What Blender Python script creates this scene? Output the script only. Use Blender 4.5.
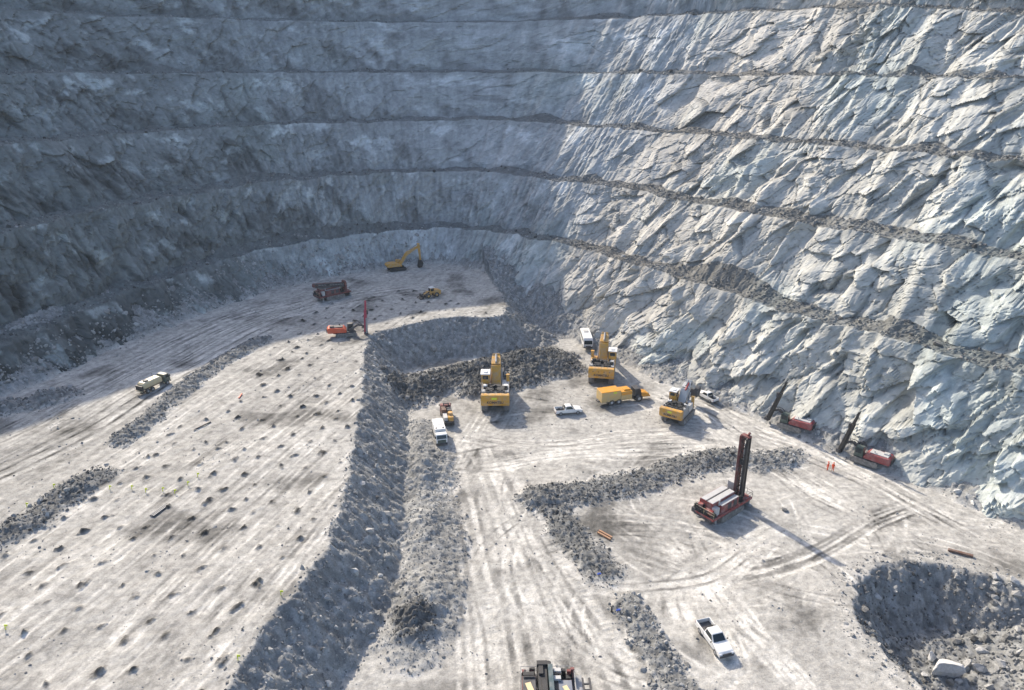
import bpy, bmesh, math, random
import numpy as np
from mathutils import Vector, Matrix

for o in list(bpy.data.objects):
    bpy.data.objects.remove(o, do_unlink=True)
scene = bpy.context.scene
COL = scene.collection
R = math.radians

# ------------------------------------------------------------------ camera
FOC, CAM_H, PITCH = 700.0, 68.0, R(21.45)
W_PX, H_PX = 1024, 690
cd = bpy.data.cameras.new('drone_camera')
cam = bpy.data.objects.new('drone_camera', cd)
COL.objects.link(cam)
cam.location = (0, 0, CAM_H)
cam.rotation_euler = (math.pi / 2 - PITCH, 0, 0)
cd.sensor_fit = 'HORIZONTAL'
cd.sensor_width = 36.0
cd.lens = 36.0 * FOC / W_PX
cd.clip_start = 1.0
cd.clip_end = 5000.0
scene.camera = cam

# ------------------------------------------------------------------ light
SUN_EL, SUN_AZ = R(35.3), R(-34.0)          # azimuth clockwise from +Y
sdir = Vector((math.sin(SUN_AZ) * math.cos(SUN_EL), math.cos(SUN_AZ) * math.cos(SUN_EL), math.sin(SUN_EL)))
world = bpy.data.worlds.new("World")
scene.world = world
world.use_nodes = True
wn = world.node_tree
bg = wn.nodes['Background']
sky = wn.nodes.new('ShaderNodeTexSky')
sky.sky_type = 'NISHITA'
sky.sun_disc = False
sky.sun_elevation = SUN_EL
sky.sun_rotation = SUN_AZ
sky.altitude = 300
sky.air_density = 0.8
sky.dust_density = 2.8
sky.ozone_density = 1.0
wn.links.new(sky.outputs[0], bg.inputs[0])
bg.inputs[1].default_value = 0.15
sl = bpy.data.lights.new('sun', 'SUN')
sl.energy = 3.5
sl.angle = R(0.53)
sl.color = (1.0, 0.885, 0.73)
sun = bpy.data.objects.new('sun', sl)
COL.objects.link(sun)
sun.rotation_euler = (-sdir).to_track_quat('-Z', 'Y').to_euler()
scene.view_settings.view_transform = 'Standard'
scene.view_settings.look = 'None'
scene.view_settings.gamma = 1.0
scene.view_settings.use_curve_mapping = False
scene.view_settings.exposure = 0.92

# ------------------------------------------------------------------ helpers
def P(x, y, h=0.0):
    """photo pixel on the level h -> ground position"""
    u, v = (x - 512) / FOC, (y - 345) / FOC
    dz = -math.sin(PITCH) - v * math.cos(PITCH)
    dy = math.cos(PITCH) - v * math.sin(PITCH)
    t = (h - CAM_H) / dz
    return np.array((u * t, dy * t))

def PL(pts, h=0.0):
    return np.array([P(p[0], p[1], h) for p in pts])

def _h(ix, iy, seed):
    v = (ix.astype(np.int64) * 374761393 + iy.astype(np.int64) * 668265263 + seed * 1274126177) & 0xffffffff
    v = ((v ^ (v >> 13)) * 1274126177) & 0xffffffff
    v = ((v ^ (v >> 16)) * 2246822519) & 0xffffffff
    v = v ^ (v >> 15)
    return (v & 0xffffff).astype(np.float32) / np.float32(0xffffff)

def perlin(x, y, seed=0):
    x = np.asarray(x, np.float32); y = np.asarray(y, np.float32)
    xi = np.floor(x); yi = np.floor(y)
    fx = x - xi; fy = y - yi
    xi = xi.astype(np.int32); yi = yi.astype(np.int32)
    u = fx * fx * fx * (fx * (fx * 6 - 15) + 10); v = fy * fy * fy * (fy * (fy * 6 - 15) + 10)
    def g(dx, dy):
        a = _h(xi + dx, yi + dy, seed) * 6.2831853
        return np.cos(a) * (fx - dx) + np.sin(a) * (fy - dy)
    a = g(0, 0); b = g(1, 0); c = g(0, 1); d = g(1, 1)
    return (a + (b - a) * u + (c + (d - c) * u - a - (b - a) * u) * v) * 1.5

def fbm(x, y, sc, octs=4, seed=0, gain=0.5, ridge=False):
    out = 0; amp = 1.0; f = 1.0 / sc; tot = 0
    for i in range(octs):
        n = perlin(x * f, y * f, seed + i * 17)
        if ridge:
            n = 1 - 2 * np.abs(n)
        out = out + n * amp; tot += amp
        amp *= gain; f *= 2.03
    return out / tot

def voro(x, y, seed=0, tilt=1.0):
    """faceted blocks: a tilted plane per cell; returns plane height, edge distance, cell random"""
    xi = np.floor(x).astype(np.int32); yi = np.floor(y).astype(np.int32)
    best = np.full(x.shape, 9.0, np.float32); second = best.copy()
    val = np.zeros(x.shape, np.float32); rnd = val.copy()
    for dx in (-1, 0, 1):
        for dy in (-1, 0, 1):
            cx, cy = xi + dx, yi + dy
            px = cx + 0.1 + 0.8 * _h(cx, cy, seed); py = cy + 0.1 + 0.8 * _h(cx, cy, seed + 1)
            ex = x - px; ey = y - py
            d = np.sqrt(ex * ex + ey * ey)
            a = _h(cx, cy, seed + 2); g1 = _h(cx, cy, seed + 3) - 0.5; g2 = _h(cx, cy, seed + 4) - 0.5
            m = d < best
            second = np.where(m, best, np.minimum(second, d))
            val = np.where(m, a - 0.5 + tilt * (g1 * ex + g2 * ey) * 2, val)
            rnd = np.where(m, a, rnd)
            best = np.where(m, d, best)
    return val, second - best, rnd

def sstep(a, b, x):
    t = np.clip((x - a) / (b - a), 0, 1)
    return t * t * (3 - 2 * t)

def spline(pts, n=12):
    p = np.asarray(pts, float)
    p = np.vstack([2 * p[0] - p[1], p, 2 * p[-1] - p[-2]])
    out = []
    for i in range(1, len(p) - 2):
        for k in range(n):
            t = k / n
            out.append(0.5 * ((2 * p[i]) + (-p[i - 1] + p[i + 1]) * t + (2 * p[i - 1] - 5 * p[i] + 4 * p[i + 1] - p[i + 2]) * t * t
                              + (-p[i - 1] + 3 * p[i] - 3 * p[i + 1] + p[i + 2]) * t ** 3))
    out.append(p[-2])
    return np.array(out)

def seg_dist(X, Y, poly, closed=False):
    """distance to a polyline, and arc parameter 0..1 of the nearest point"""
    best = np.full(X.shape, 1e9, np.float32); par = np.zeros(X.shape, np.float32)
    n = len(poly); m = n if closed else n - 1
    L = [np.hypot(*(poly[(i + 1) % n] - poly[i])) for i in range(m)]
    tot = sum(L); acc = 0
    for i in range(m):
        a = poly[i]; b = poly[(i + 1) % n]; d = b - a; l2 = max(d @ d, 1e-9)
        t = np.clip(((X - a[0]) * d[0] + (Y - a[1]) * d[1]) / l2, 0, 1)
        q = np.hypot(X - a[0] - t * d[0], Y - a[1] - t * d[1]).astype(np.float32)
        k = q < best
        best = np.where(k, q, best); par = np.where(k, (acc + t * L[i]) / tot, par).astype(np.float32)
        acc += L[i]
    return best, par

def inside(X, Y, poly):
    r = np.zeros(X.shape, bool); n = len(poly)
    for i in range(n):
        x0, y0 = poly[i]; x1, y1 = poly[(i + 1) % n]
        if y0 == y1: continue
        c = (Y < max(y0, y1)) & (Y >= min(y0, y1))
        r ^= c & (X < x0 + (Y - y0) * (x1 - x0) / (y1 - y0))
    return r

def np_mesh(name, verts, quads, mat, attrs=None, smooth=True):
    me = bpy.data.meshes.new(name)
    nq = len(quads); k = quads.shape[1]
    me.vertices.add(len(verts)); me.vertices.foreach_set('co', np.ascontiguousarray(verts, np.float32).ravel())
    me.loops.add(nq * k); me.loops.foreach_set('vertex_index', np.ascontiguousarray(quads, np.int32).ravel())
    me.polygons.add(nq); me.polygons.foreach_set('loop_start', np.arange(0, nq * k, k, dtype=np.int32))
    me.polygons.foreach_set('loop_total', np.full(nq, k, np.int32))
    me.polygons.foreach_set('use_smooth', np.full(nq, smooth, bool))
    for an, av in (attrs or {}).items():
        if av.ndim == 2:
            at = me.attributes.new(an, 'FLOAT_COLOR', 'POINT')
            c = np.ones((len(verts), 4), np.float32); c[:, :3] = av
            at.data.foreach_set('color', c.ravel())
        else:
            at = me.attributes.new(an, 'FLOAT', 'POINT'); at.data.foreach_set('value', np.ascontiguousarray(av, np.float32))
    me.update(calc_edges=True)
    me.materials.append(mat)
    o = bpy.data.objects.new(name, me)
    COL.objects.link(o)
    return o

def grid_obj(name, X, Y, Z, mat, attrs, keep=None, smooth=True):
    ny, nx = X.shape
    idx = np.arange(ny * nx, dtype=np.int32).reshape(ny, nx)
    q = np.stack([idx[:-1, :-1], idx[:-1, 1:], idx[1:, 1:], idx[1:, :-1]], -1).reshape(-1, 4)
    if keep is not None:
        kf = (keep[:-1, :-1] & keep[1:, 1:]).ravel()
        q = q[kf]
    V = np.stack([X, Y, Z], -1).reshape(-1, 3)
    A = {k: (v.reshape(-1, 3) if v.ndim == 3 else v.ravel()) for k, v in attrs.items()}
    used = np.zeros(len(V), bool); used[q.ravel()] = True
    remap = np.cumsum(used) - 1
    return np_mesh(name, V[used], remap[q].astype(np.int32), mat, {k: v[used] for k, v in A.items()}, smooth)

# ------------------------------------------------------------------ materials for ground and rock
def earth_mat(name, noise_sc, vary, bump, bump_sc, rough=0.95, fine=None):
    m = bpy.data.materials.new(name); m.use_nodes = True
    nt = m.node_tree; n = nt.nodes; l = nt.links
    b = n['Principled BSDF']; b.inputs['Roughness'].default_value = rough
    b.inputs['Specular IOR Level'].default_value = 0.15
    at = n.new('ShaderNodeAttribute'); at.attribute_name = 'Col'
    tc = n.new('ShaderNodeTexCoord')
    def noise(sc, det, ro=0.6):
        t = n.new('ShaderNodeTexNoise'); t.inputs['Scale'].default_value = sc
        t.inputs['Detail'].default_value = det; t.inputs['Roughness'].default_value = ro
        l.new(tc.outputs['Object'], t.inputs['Vector']); return t
    n1 = noise(noise_sc, 6, 0.65)
    mr = n.new('ShaderNodeMapRange'); mr.inputs[1].default_value = 0.25; mr.inputs[2].default_value = 0.75
    mr.inputs[3].default_value = 1 - vary; mr.inputs[4].default_value = 1 + vary
    if fine:
        nf = noise(fine, 3, 0.7); mxf = n.new('ShaderNodeMath'); mxf.operation = 'MULTIPLY_ADD'
        mxf.inputs[1].default_value = 0.55; sub = n.new('ShaderNodeMath'); sub.operation = 'SUBTRACT'; sub.inputs[1].default_value = 0.275
        l.new(nf.outputs['Fac'], mxf.inputs[0]); l.new(n1.outputs['Fac'], sub.inputs[0]); l.new(sub.outputs[0], mxf.inputs[2])
        l.new(mxf.outputs[0], mr.inputs[0])
    else:
        l.new(n1.outputs['Fac'], mr.inputs[0])
    mx = n.new('ShaderNodeMix'); mx.data_type = 'RGBA'; mx.blend_type = 'MULTIPLY'; mx.inputs['Factor'].default_value = 1
    l.new(at.outputs['Color'], mx.inputs['A'])
    cmb = n.new('ShaderNodeCombineColor')
    for i in range(3): l.new(mr.outputs[0], cmb.inputs[i])
    l.new(cmb.outputs[0], mx.inputs['B'])
    l.new(mx.outputs['Result'], b.inputs['Base Color'])
    n2 = noise(bump_sc, 8, 0.7)
    bp = n.new('ShaderNodeBump'); bp.inputs['Strength'].default_value = 1.0; bp.inputs['Distance'].default_value = bump
    l.new(n2.outputs['Fac'], bp.inputs['Height']); l.new(bp.outputs[0], b.inputs['Normal'])
    return m

MAT_GROUND = earth_mat('dusty_quarry_floor', 0.9, 0.40, 0.12, 3.0, fine=5.0)
MAT_WALL = earth_mat('quarry_rock', 0.9, 0.22, 0.10, 2.5)
MAT_RUBBLE = earth_mat('broken_rock', 2.5, 0.25, 0.12, 3.0)

# ------------------------------------------------------------------ pit wall curve (crest of the lowest bench)
WALL_CTRL = np.array([(-126, -60), (-124, 0), (-118, 60), (-111, 105), (-105, 131), (-100, 150), (-95, 166), (-86, 187), (-75, 206), (-58, 221), (-40, 231), (-22, 235),
                      (-8, 228), (5, 214), (15, 203), (23.5, 193.5), (37, 173), (44, 161.5), (67, 131), (92, 99), (118, 63), (150, 15), (178, -27)], float)
CURVE = spline(WALL_CTRL, 10)
_ds = np.hypot(*np.diff(CURVE, axis=0).T); _S = np.concatenate([[0], np.cumsum(_ds)])
S_TOT = _S[-1]
def curve_at(s):
    return np.stack([np.interp(s, _S, CURVE[:, 0]), np.interp(s, _S, CURVE[:, 1])], -1)
def s_of(x, y):
    d = np.hypot(CURVE[:, 0] - x, CURVE[:, 1] - y); return _S[d.argmin()]
S_L0, S_L1, S_BK, S_CN, S_R1, S_R2 = [s_of(*p) for p in ((-105, 131), (-80, 198), (-22, 235), (15, 203), (44, 161.5), (92, 99))]
KS = [0, S_L0, S_L1, S_BK, S_CN, S_R1, S_R2, S_TOT]
def along(s, vals):
    return np.interp(s, KS, vals)
#                       0    L0   L1   BK   CN   R1   R2  end
Z_LEV = [lambda s: along(s, [14, 15, 17.5, 18, 20, 20, 20, 20]),
         lambda s: along(s, [33, 34, 35, 35.5, 35.5, 35.5, 35.5, 35.5]),
         lambda s: along(s, [51, 51, 51, 51, 50.5, 51, 51, 51]),
         lambda s: along(s, [67, 67, 67, 67, 66.5, 66.5, 66, 66]),
         lambda s: along(s, [83, 83, 84, 85, 85, 83, 75, 72]),
         lambda s: along(s, [97, 98, 101.5, 110, 134, 114, 96, 93])]  # unseen top rim, heightened around the corner to throw shadow on the walls
OFFS = [0, 16, 33.5, 51, 68.5, 85]
TOE_ANG = lambda s: along(s, [46, 48, 46, 56, 57, 58, 60, 60])

# ------------------------------------------------------------------ ground
UP_H = 8.0
STEP = 0.21
gx = np.arange(-118, 132, STEP); gy = np.arange(46, 236, STEP)
GX, GY = np.meshgrid(gx.astype(np.float32), gy.astype(np.float32))
crest = [(140, 800), (223, 690), (268, 622), (302, 577), (333, 526), (350, 453), (361, 396), (365, 343), (375, 333), (411, 323), (447, 317),
         (490, 316), (504, 314), (506, 305), (496, 287), (482, 266), (468, 251), (452, 238)]
crest_w = spline(PL(crest, UP_H), 4)
up_poly = np.vstack([crest_w, [(-10, 330), (-260, 330), (-260, 20), (-60, 20)]])
dseg, _ = seg_dist(GX, GY, crest_w)
ins = inside(GX, GY, up_poly)
d_up = np.where(ins, -dseg, dseg)
d_up_n = d_up + 1.1 * fbm(GX, GY, 5.0, 3, 3) + 0.5 * fbm(GX, GY, 1.6, 2, 9)
# distance out from the wall curve
dE, parE = seg_dist(GX, GY, CURVE[::3])
ctr_poly = np.vstack([CURVE[::3], [(40, -300), (-40, -300)]])
insE = inside(GX, GY, ctr_poly)
d_out = np.where(insE, -dE, dE)
sE = parE * S_TOT

up_z = UP_H + 0.35 * fbm(GX, GY, 22, 3, 21) + 0.10 * fbm(GX, GY, 3, 3, 22)
floor_z = 0.30 * fbm(GX, GY, 26, 3, 31) + 0.07 * fbm(GX, GY, 2.5, 3, 33)
slope_z = UP_H + 0.2 - np.maximum(d_up_n, 0) * 0.92
# gullies down the dump slope
sl_noise = 0.55 * fbm(GX * 0.5 + GY * 0.2, GY, 2.4, 4, 44) + 0.18 * fbm(GX, GY, 1.1, 3, 41, ridge=True)
Z = np.where(d_up_n <= 0, up_z, np.maximum(floor_z, np.minimum(slope_z, up_z)))
on_slope = sstep(-0.2, 0.8, d_up_n) * sstep(-0.5, 0.6, slope_z - floor_z)
Z = Z + on_slope * sl_noise
rub = on_slope.astype(np.float32).copy()

ZONE = np.zeros(Z.shape, np.int8)
ZONE[on_slope > 0.3] = 1
ZNUM = [1]
RIDGES = []      # remembered for scattering rock: (polyline, half width, tone)
def ridge(pts, h, H, Wd, dark=0.5, n=4, rough=0.6, rub_k=1.0, taper=True):
    """a windrow of tipped rock"""
    global Z, rub, darkm
    pl = spline(PL(pts, h), n)
    x0, y0 = pl.min(0) - Wd * 1.6; x1, y1 = pl.max(0) + Wd * 1.6
    ix = slice(max(0, int((x0 - gx[0]) / STEP)), max(0, int((x1 - gx[0]) / STEP) + 1))
    iy = slice(max(0, int((y0 - gy[0]) / STEP)), max(0, int((y1 - gy[0]) / STEP) + 1))
    X, Y = GX[iy, ix], GY[iy, ix]
    if X.size == 0: return
    d, par = seg_dist(X, Y, pl)
    d = d + Wd * (0.38 * fbm(X, Y, Wd * 1.1, 3, int(Wd * 100) + 5) + 0.25 * fbm(X, Y, 1.6, 3, 55))
    prof = np.clip(1 - d / Wd, 0, 1)
    if taper: prof = prof * (0.75 + 0.25 * np.sin(par * 17.0))
    bump = prof * H * (1 + 0.25 * fbm(X, Y, 2.0, 3, 77)) + sstep(0, 0.3, prof) * rough * 0.4 * (fbm(X, Y, 1.0, 3, 78, ridge=True))
    Z[iy, ix] = Z[iy, ix] + bump
    m = sstep(0.0, 0.35, prof).astype(np.float32)
    rub[iy, ix] = np.maximum(rub[iy, ix], m * rub_k)
    darkm[iy, ix] = np.maximum(darkm[iy, ix], m * dark)
    ZNUM[0] += 1
    ZONE[iy, ix][m > 0.12] = ZNUM[0]
    RIDGES.append((pl, Wd, dark, h))
darkm = np.zeros_like(Z)
# floor windrows
ridge([(540, 497), (575, 494), (610, 488), (650, 479), (690, 466), (735, 456)], 0, 0.9, 4.1, 0.6)
ridge([(755, 462), (775, 459), (787, 457)], 0, 1.0, 4.0, 0.45)
ridge([(540, 498), (556, 515), (572, 537), (590, 556), (604, 572)], 0, 0.9, 3.5, 0.65)
ridge([(628, 608), (642, 630), (656, 652), (672, 680), (700, 730)], 0, 0.9, 2.8, 0.45)
# windrows on the upper bench
ridge([(-60, 575), (0, 538), (45, 512), (95, 477)], UP_H, 1.0, 3.5, 0.6)
ridge([(122, 440), (150, 418), (185, 388), (220, 363), (262, 340)], UP_H, 1.0, 2.8, 0.4)
ridge([(-40, 425), (0, 412), (30, 404), (62, 396)], UP_H, 1.8, 4.0, 0.45)
# mound along the toe of the dump slope, muck pile in front of the shovels
ridge([(424, 462), (425, 500), (430, 545), (426, 595), (410, 640)], 0, 1.9, 6.0, 0.2, rub_k=0.72, rough=0.3)
ridge([(420, 425), (421, 450), (424, 480)], 0, 1.0, 3.0, 0.2, rub_k=0.6, rough=0.3)
ridge([(413, 622), (416, 634)], 0, 1.5, 3.2, 1.0)
ridge([(412, 392), (440, 382), (480, 373), (520, 365), (548, 358)], 0, 2.6, 8.0, 1.0, rough=1.6)
ridge([(476, 392), (510, 384), (545, 374), (572, 368)], 0, 1.8, 5.0, 0.85, rough=1.2)
ridge([(538, 340), (560, 328), (560, 318)], 0, 2.2, 5.0, 0.1)
ridge([(500, 290), (525, 305), (552, 318)], 0, 2.6, 6.0, 0.05)
ridge([(478, 262), (500, 283), (530, 303)], 0, 3.5, 7.0, 0.1)
# the excavated hole, lower right
pit = PL([(852, 584), (866, 571), (890, 563), (915, 560), (945, 563), (975, 570), (1005, 579), (1050, 596), (1110, 640), (1130, 760), (980, 760), (925, 690), (885, 656), (858, 628)], 0)
dpit, _ = seg_dist(GX, GY, pit, closed=True)
inp = inside(GX, GY, pit)
dp = np.where(inp, dpit, -dpit) + 1.5 * fbm(GX, GY, 3.5, 4, 91)
fill = sstep(0, 14, (GX - P(960, 640)[0]) * 0.8 + 0.35 * (P(960, 640)[1] - GY))
depth = np.minimum(np.clip(dp, 0, 99) * 0.95, 6.5 - 4.2 * fill)
inpit = sstep(0, 0.5, dp)
Z = Z - depth + inpit * (0.35 * fbm(GX, GY, 2.2, 4, 93) + 0.3 * fbm(GX * 1.2, GY * 0.5, 1.0, 3, 94, ridge=True))
rub = np.maximum(rub, inpit * 0.95)
ZONE[inpit > 0.4] = 30
darkm = np.maximum(darkm, inpit * (0.35 - 0.3 * fill))
# talus at the foot of the wall
zE = Z_LEV[0](sE); base = np.where(ins, UP_H, 0.0)
toe = -(zE - base) / np.tan(np.radians(TOE_ANG(sE)))
tal_n = fbm(GX, GY, 14, 3, 61) * 1.8 + fbm(GX, GY, 3, 3, 62) * 0.8
tal = (d_out - toe + along(sE, [1, 1, 1, 1, 4, 1.6, 1.0, 1.0]) + tal_n) * 0.62
tal_on = sstep(0, 1.2, tal)
Z = Z + np.clip(tal, 0, 14) + tal_on * 0.4 * fbm(GX, GY, 1.3, 3, 63, ridge=True)
rub = np.maximum(rub, tal_on * 0.8)
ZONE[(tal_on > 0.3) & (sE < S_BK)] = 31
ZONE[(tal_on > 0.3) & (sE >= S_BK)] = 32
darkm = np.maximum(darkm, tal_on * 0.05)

# drill holes with cuttings on the upper bench
rng = np.random.default_rng(5)
va = P(330, 360, UP_H) - P(60, 560, UP_H); va = va / np.hypot(*va); vb = np.array((-va[1], va[0]))
org = P(190, 520, UP_H)
spots = np.zeros_like(Z); spotz = np.zeros_like(Z)
def stamp(arr, cx, cy, r, fn):
    i0 = int((cx - r - gx[0]) / STEP); i1 = int((cx + r - gx[0]) / STEP) + 2
    j0 = int((cy - r - gy[0]) / STEP); j1 = int((cy + r - gy[0]) / STEP) + 2
    i0 = max(i0, 0); j0 = max(j0, 0)
    if i1 <= i0 or j1 <= j0 or i0 >= len(gx) or j0 >= len(gy): return
    X, Y = GX[j0:j1, i0:i1], GY[j0:j1, i0:i1]
    arr[j0:j1, i0:i1] = np.maximum(arr[j0:j1, i0:i1], fn(X - cx, Y - cy))
for i in range(-20, 31):
    for j in range(-12, 11):
        c = org + va * (i * 4.4 + (j % 2) * 2.2) + vb * j * 4.3 + rng.normal(0, 0.55, 2)
        ii = int((c[0] - gx[0]) / STEP); jj = int((c[1] - gy[0]) / STEP)
        if not (0 <= ii < len(gx) and 0 <= jj < len(gy)): continue
        if d_up[jj, ii] > -1.2 or d_out[jj, ii] > -34 or rub[jj, ii] > 0.05: continue
        if c @ vb - org @ vb > 21 and c[1] < 150: continue
        if rng.random() < 0.08: continue
        r = rng.uniform(0.35, 0.8); el = rng.uniform(0.5, 1.0); k = rng.uniform(0.45, 1.0)
        a = math.atan2(va[1], va[0]) + rng.normal(0, 0.5)
        ca, sa = math.cos(a), math.sin(a)
        def f(dx, dy):
            p = (dx * ca + dy * sa) / (r * 1.3); q = (-dx * sa + dy * ca) / (r * el)
            d = np.sqrt(p * p + q * q) + 0.7 * perlin(dx * 1.1 + i * 7, dy * 1.1 + j * 5, 3) + 0.5 * perlin(dx * 3.1 + i, dy * 3.1 + j * 3, 4)
            return np.clip(1.25 - d, 0, 1) * k
        stamp(spots, c[0], c[1], r * 2.4, f)
Z = Z + 0.6 * sstep(0.15, 0.9, spots) * (0.6 + 0.8 * fbm(GX, GY, 0.9, 2, 14))

# wheel tracks: light polished ruts and dark churned ones
track = np.zeros_like(Z)        # + light, - dark
tread = np.zeros_like(Z)
def draw(pl, half, width, val, lugs=False):
    seg = np.hypot(*np.diff(pl, axis=0).T); S = np.concatenate([[0], np.cumsum(seg)])
    s = np.arange(0, S[-1], STEP * 0.5)
    if len(s) < 4: return
    x = np.interp(s, S, pl[:, 0]); y = np.interp(s, S, pl[:, 1])
    tx = np.gradient(x); ty = np.gradient(y); n = np.hypot(tx, ty) + 1e-9
    fade = np.clip(np.minimum(s, S[-1] - s) / 5.0, 0, 1) * (0.7 + 0.3 * np.sin(s * 0.9 + x[0]))
    for sd in ((-1, 1) if half > 0 else (0,)):
        for k in np.arange(-width / 2, width / 2 + 1e-6, STEP * 0.7):
            o = sd * half + k
            xi = ((x - ty / n * o - gx[0]) / STEP + 0.5).astype(int); yi = ((y + tx / n * o - gy[0]) / STEP + 0.5).astype(int)
            ok = (xi >= 0) & (xi < len(gx)) & (yi >= 0) & (yi < len(gy))
            track[yi[ok], xi[ok]] = (track[yi[ok], xi[ok]] * 0.5 + val * fade[ok])
            if lugs:
                tread[yi[ok], xi[ok]] = np.maximum(tread[yi[ok], xi[ok]], (np.sin(s[ok] * 6.28 / 0.85) > 0) * fade[ok])
for q in range(46):             # parallel passes on the drilled bench
    j = rng.uniform(-30, 26); a0 = rng.uniform(-70, 20); ln = rng.uniform(30, 100)
    ts = np.linspace(0, 1, 9)
    pl = np.array([org + va * (a0 + t * ln) + vb * (j + 1.2 * math.sin(t * 3 + q) ) for t in ts])
    draw(spline(pl, 4), rng.uniform(0.9, 1.3), rng.uniform(0.2, 0.4), rng.choice([0.9, 0.6, 0.8, -0.5]))
for q in range(34):             # along the left haul road
    t0 = rng.uniform(-0.1, 0.5)
    off = rng.uniform(-9, 9)
    pl = PL([(-60, 480), (60, 425), (150, 372), (250, 322), (330, 300), (420, 286)], UP_H) + vb * off
    k = rng.integers(0, 3)
    draw(spline(pl[k:k + 4], 8), rng.uniform(0.9, 1.5), rng.uniform(0.3, 0.6), rng.choice([0.5, 0.8, -0.5, -0.7]))
for q in range(40):             # central haul road, towards the camera
    o = rng.uniform(-1, 1)
    pl = np.array([P(470 + o * 28 + rng.normal(0, 3), 430), P(492 + o * 42, 490), P(520 + o * 62 + rng.normal(0, 3), 560), P(548 + o * 85, 630), P(575 + o * 110, 720)])
    k = rng.integers(0, 3)
    draw(spline(pl[k:], 8), rng.uniform(0.9, 1.7), rng.uniform(0.35, 0.7), rng.choice([0.5, 0.8, -0.45, -0.7]))
for pts in ([(480, 575), (487, 600), (493, 625), (497, 650)], [(535, 520), (560, 560), (600, 615), (650, 690)], [(515, 560), (530, 600), (540, 640)]):
    draw(spline(PL(pts), 8), 0, 1.1, 0.5, lugs=True)
for q in range(130):             # sweeping turns on the right floor
    c = P(rng.uniform(590, 960), rng.uniform(470, 660))
    r = rng.uniform(4, 26); a0 = rng.uniform(0, 6.28); al = rng.uniform(0.5, 2.0)
    ts = np.linspace(a0, a0 + al, 20)
    pl = np.stack([c[0] + r * np.cos(ts) * rng.uniform(0.8, 1.4), c[1] + r * np.sin(ts)], -1)
    draw(pl, 0.85, rng.uniform(0.15, 0.35), rng.choice([0.7, 1.0, 0.5, -0.6]))
for base_pts in ([(660, 540), (695, 580), (715, 620), (745, 690)], [(640, 545), (720, 575), (800, 560), (880, 520), (930, 500)], [(690, 640), (672, 600), (690, 575), (720, 560), (790, 520)],
                 [(700, 560), (730, 610), (790, 670), (830, 720)], [(640, 390), (690, 410), (740, 440), (800, 480), (870, 520)], [(660, 375), (720, 405), (790, 440), (880, 485), (980, 540)],
                 [(470, 440), (540, 445), (620, 440), (700, 430)], [(480, 470), (560, 455), (650, 450), (730, 445)], [(570, 580), (620, 590), (700, 580), (760, 550)]):
    for q in range(7):
        pl = PL([(p[0] + rng.normal(0, 7), p[1] + rng.normal(0, 4)) for p in base_pts])
        draw(spline(pl, 8), 0.85, rng.uniform(0.22, 0.45), rng.choice([0.8, 1.0, 0.6, -0.6]))
for q in range(30):             # scrapes among the machines
    c = P(rng.uniform(440, 800), rng.uniform(395, 480)); a = rng.uniform(-0.7, 0.5); ln = rng.uniform(4, 16)
    pl = np.array([c + np.array((math.cos(a), math.sin(a))) * t * ln for t in np.linspace(0, 1, 8)])
    draw(pl, rng.choice([0, 1.4]), rng.uniform(0.4, 0.9), rng.choice([-0.8, 0.8, -0.5]))
def blur(a):
    p = np.pad(a, 1, mode='edge')
    return (p[:-2, 1:-1] + p[2:, 1:-1] + p[1:-1, :-2] + p[1:-1, 2:] + 2 * a) / 6
track = np.clip(0.6 * track + 0.4 * blur(track), -1, 1)
track = track * np.clip(0.75 + 1.1 * fbm(GX, GY, 5.5, 4, 17), 0.1, 1.15)
clear = 1 - np.clip(rub * 1.5, 0, 1)
Z = Z - clear * (0.05 * np.abs(track) + 0.07 * blur(tread)) + clear * 0.05 * fbm(GX, GY, 0.8, 2, 19)

# colour of the ground (its own albedo: dust, fines, broken rock, damp)
n_big = fbm(GX, GY, 30, 4, 101); n_mid = fbm(GX, GY, 6, 4, 102); n_fin = fbm(GX, GY, 0.9, 3, 103)
# streaks along the travel direction on the bench
ra = (GX * va[0] + GY * va[1]); rb = (GX * vb[0] + GY * vb[1])
n_str = fbm(ra / 9.0, rb / 1.3, 1.0, 4, 104)
val = 0.375 + 0.05 * n_big + 0.085 * n_mid + 0.055 * n_fin + np.where(ins, 0.13 * n_str, 0.05 * n_str)
grime = sstep(0.05, 0.45, fbm(GX, GY, 11, 5, 105)) * 0.19
val = val - grime + 0.235 * track - 0.09 * blur(tread)
# older dirty floor inside the L windrow and by the left wall
dl, _ = seg_dist(GX, GY, PL([(600, 530), (650, 515), (640, 560)], 0)); val = val - 0.13 * np.clip(1 - dl / 11, 0, 1) * (0.6 + 0.8 * n_mid)
dl, _ = seg_dist(GX, GY, PL([(0, 470), (60, 440), (90, 420)], UP_H)); val = val - 0.13 * np.clip(1 - dl / 12, 0, 1)
dl, _ = seg_dist(GX, GY, PL([(455, 500), (455, 560), (462, 620)], 0)); val = val - 0.12 * np.clip(1 - dl / 4.5, 0, 1)
val = val - 0.24 * sstep(0.08, 0.75, spots + 0.25 * n_fin * (spots > 0.02)) - 0.10 * np.clip(blur(blur(blur(blur(blur(blur(spots)))))), 0, 1) + np.where(ins, 0.07 * fbm(GX, GY, 2.2, 4, 108) * sstep(-0.2, 0.3, n_mid), 0)
vr, er, cr = voro(GX / 0.75, GY / 0.75, 7)
rubv = (0.25 + 0.16 * (cr - 0.5) + 0.05 * n_mid) * (1 - 0.62 * darkm)
rk = np.clip(rub * 1.15 + 0.45 * n_fin * (rub > 0.02), 0, 1) * np.clip(0.9 + 0.5 * n_mid, 0.55, 1)
val = val * (1 - rk) + rubv * rk
Z = Z + rk * 0.22 * vr * (rub > 0.3)
val = np.clip(val, 0.035, 0.62)
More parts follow.
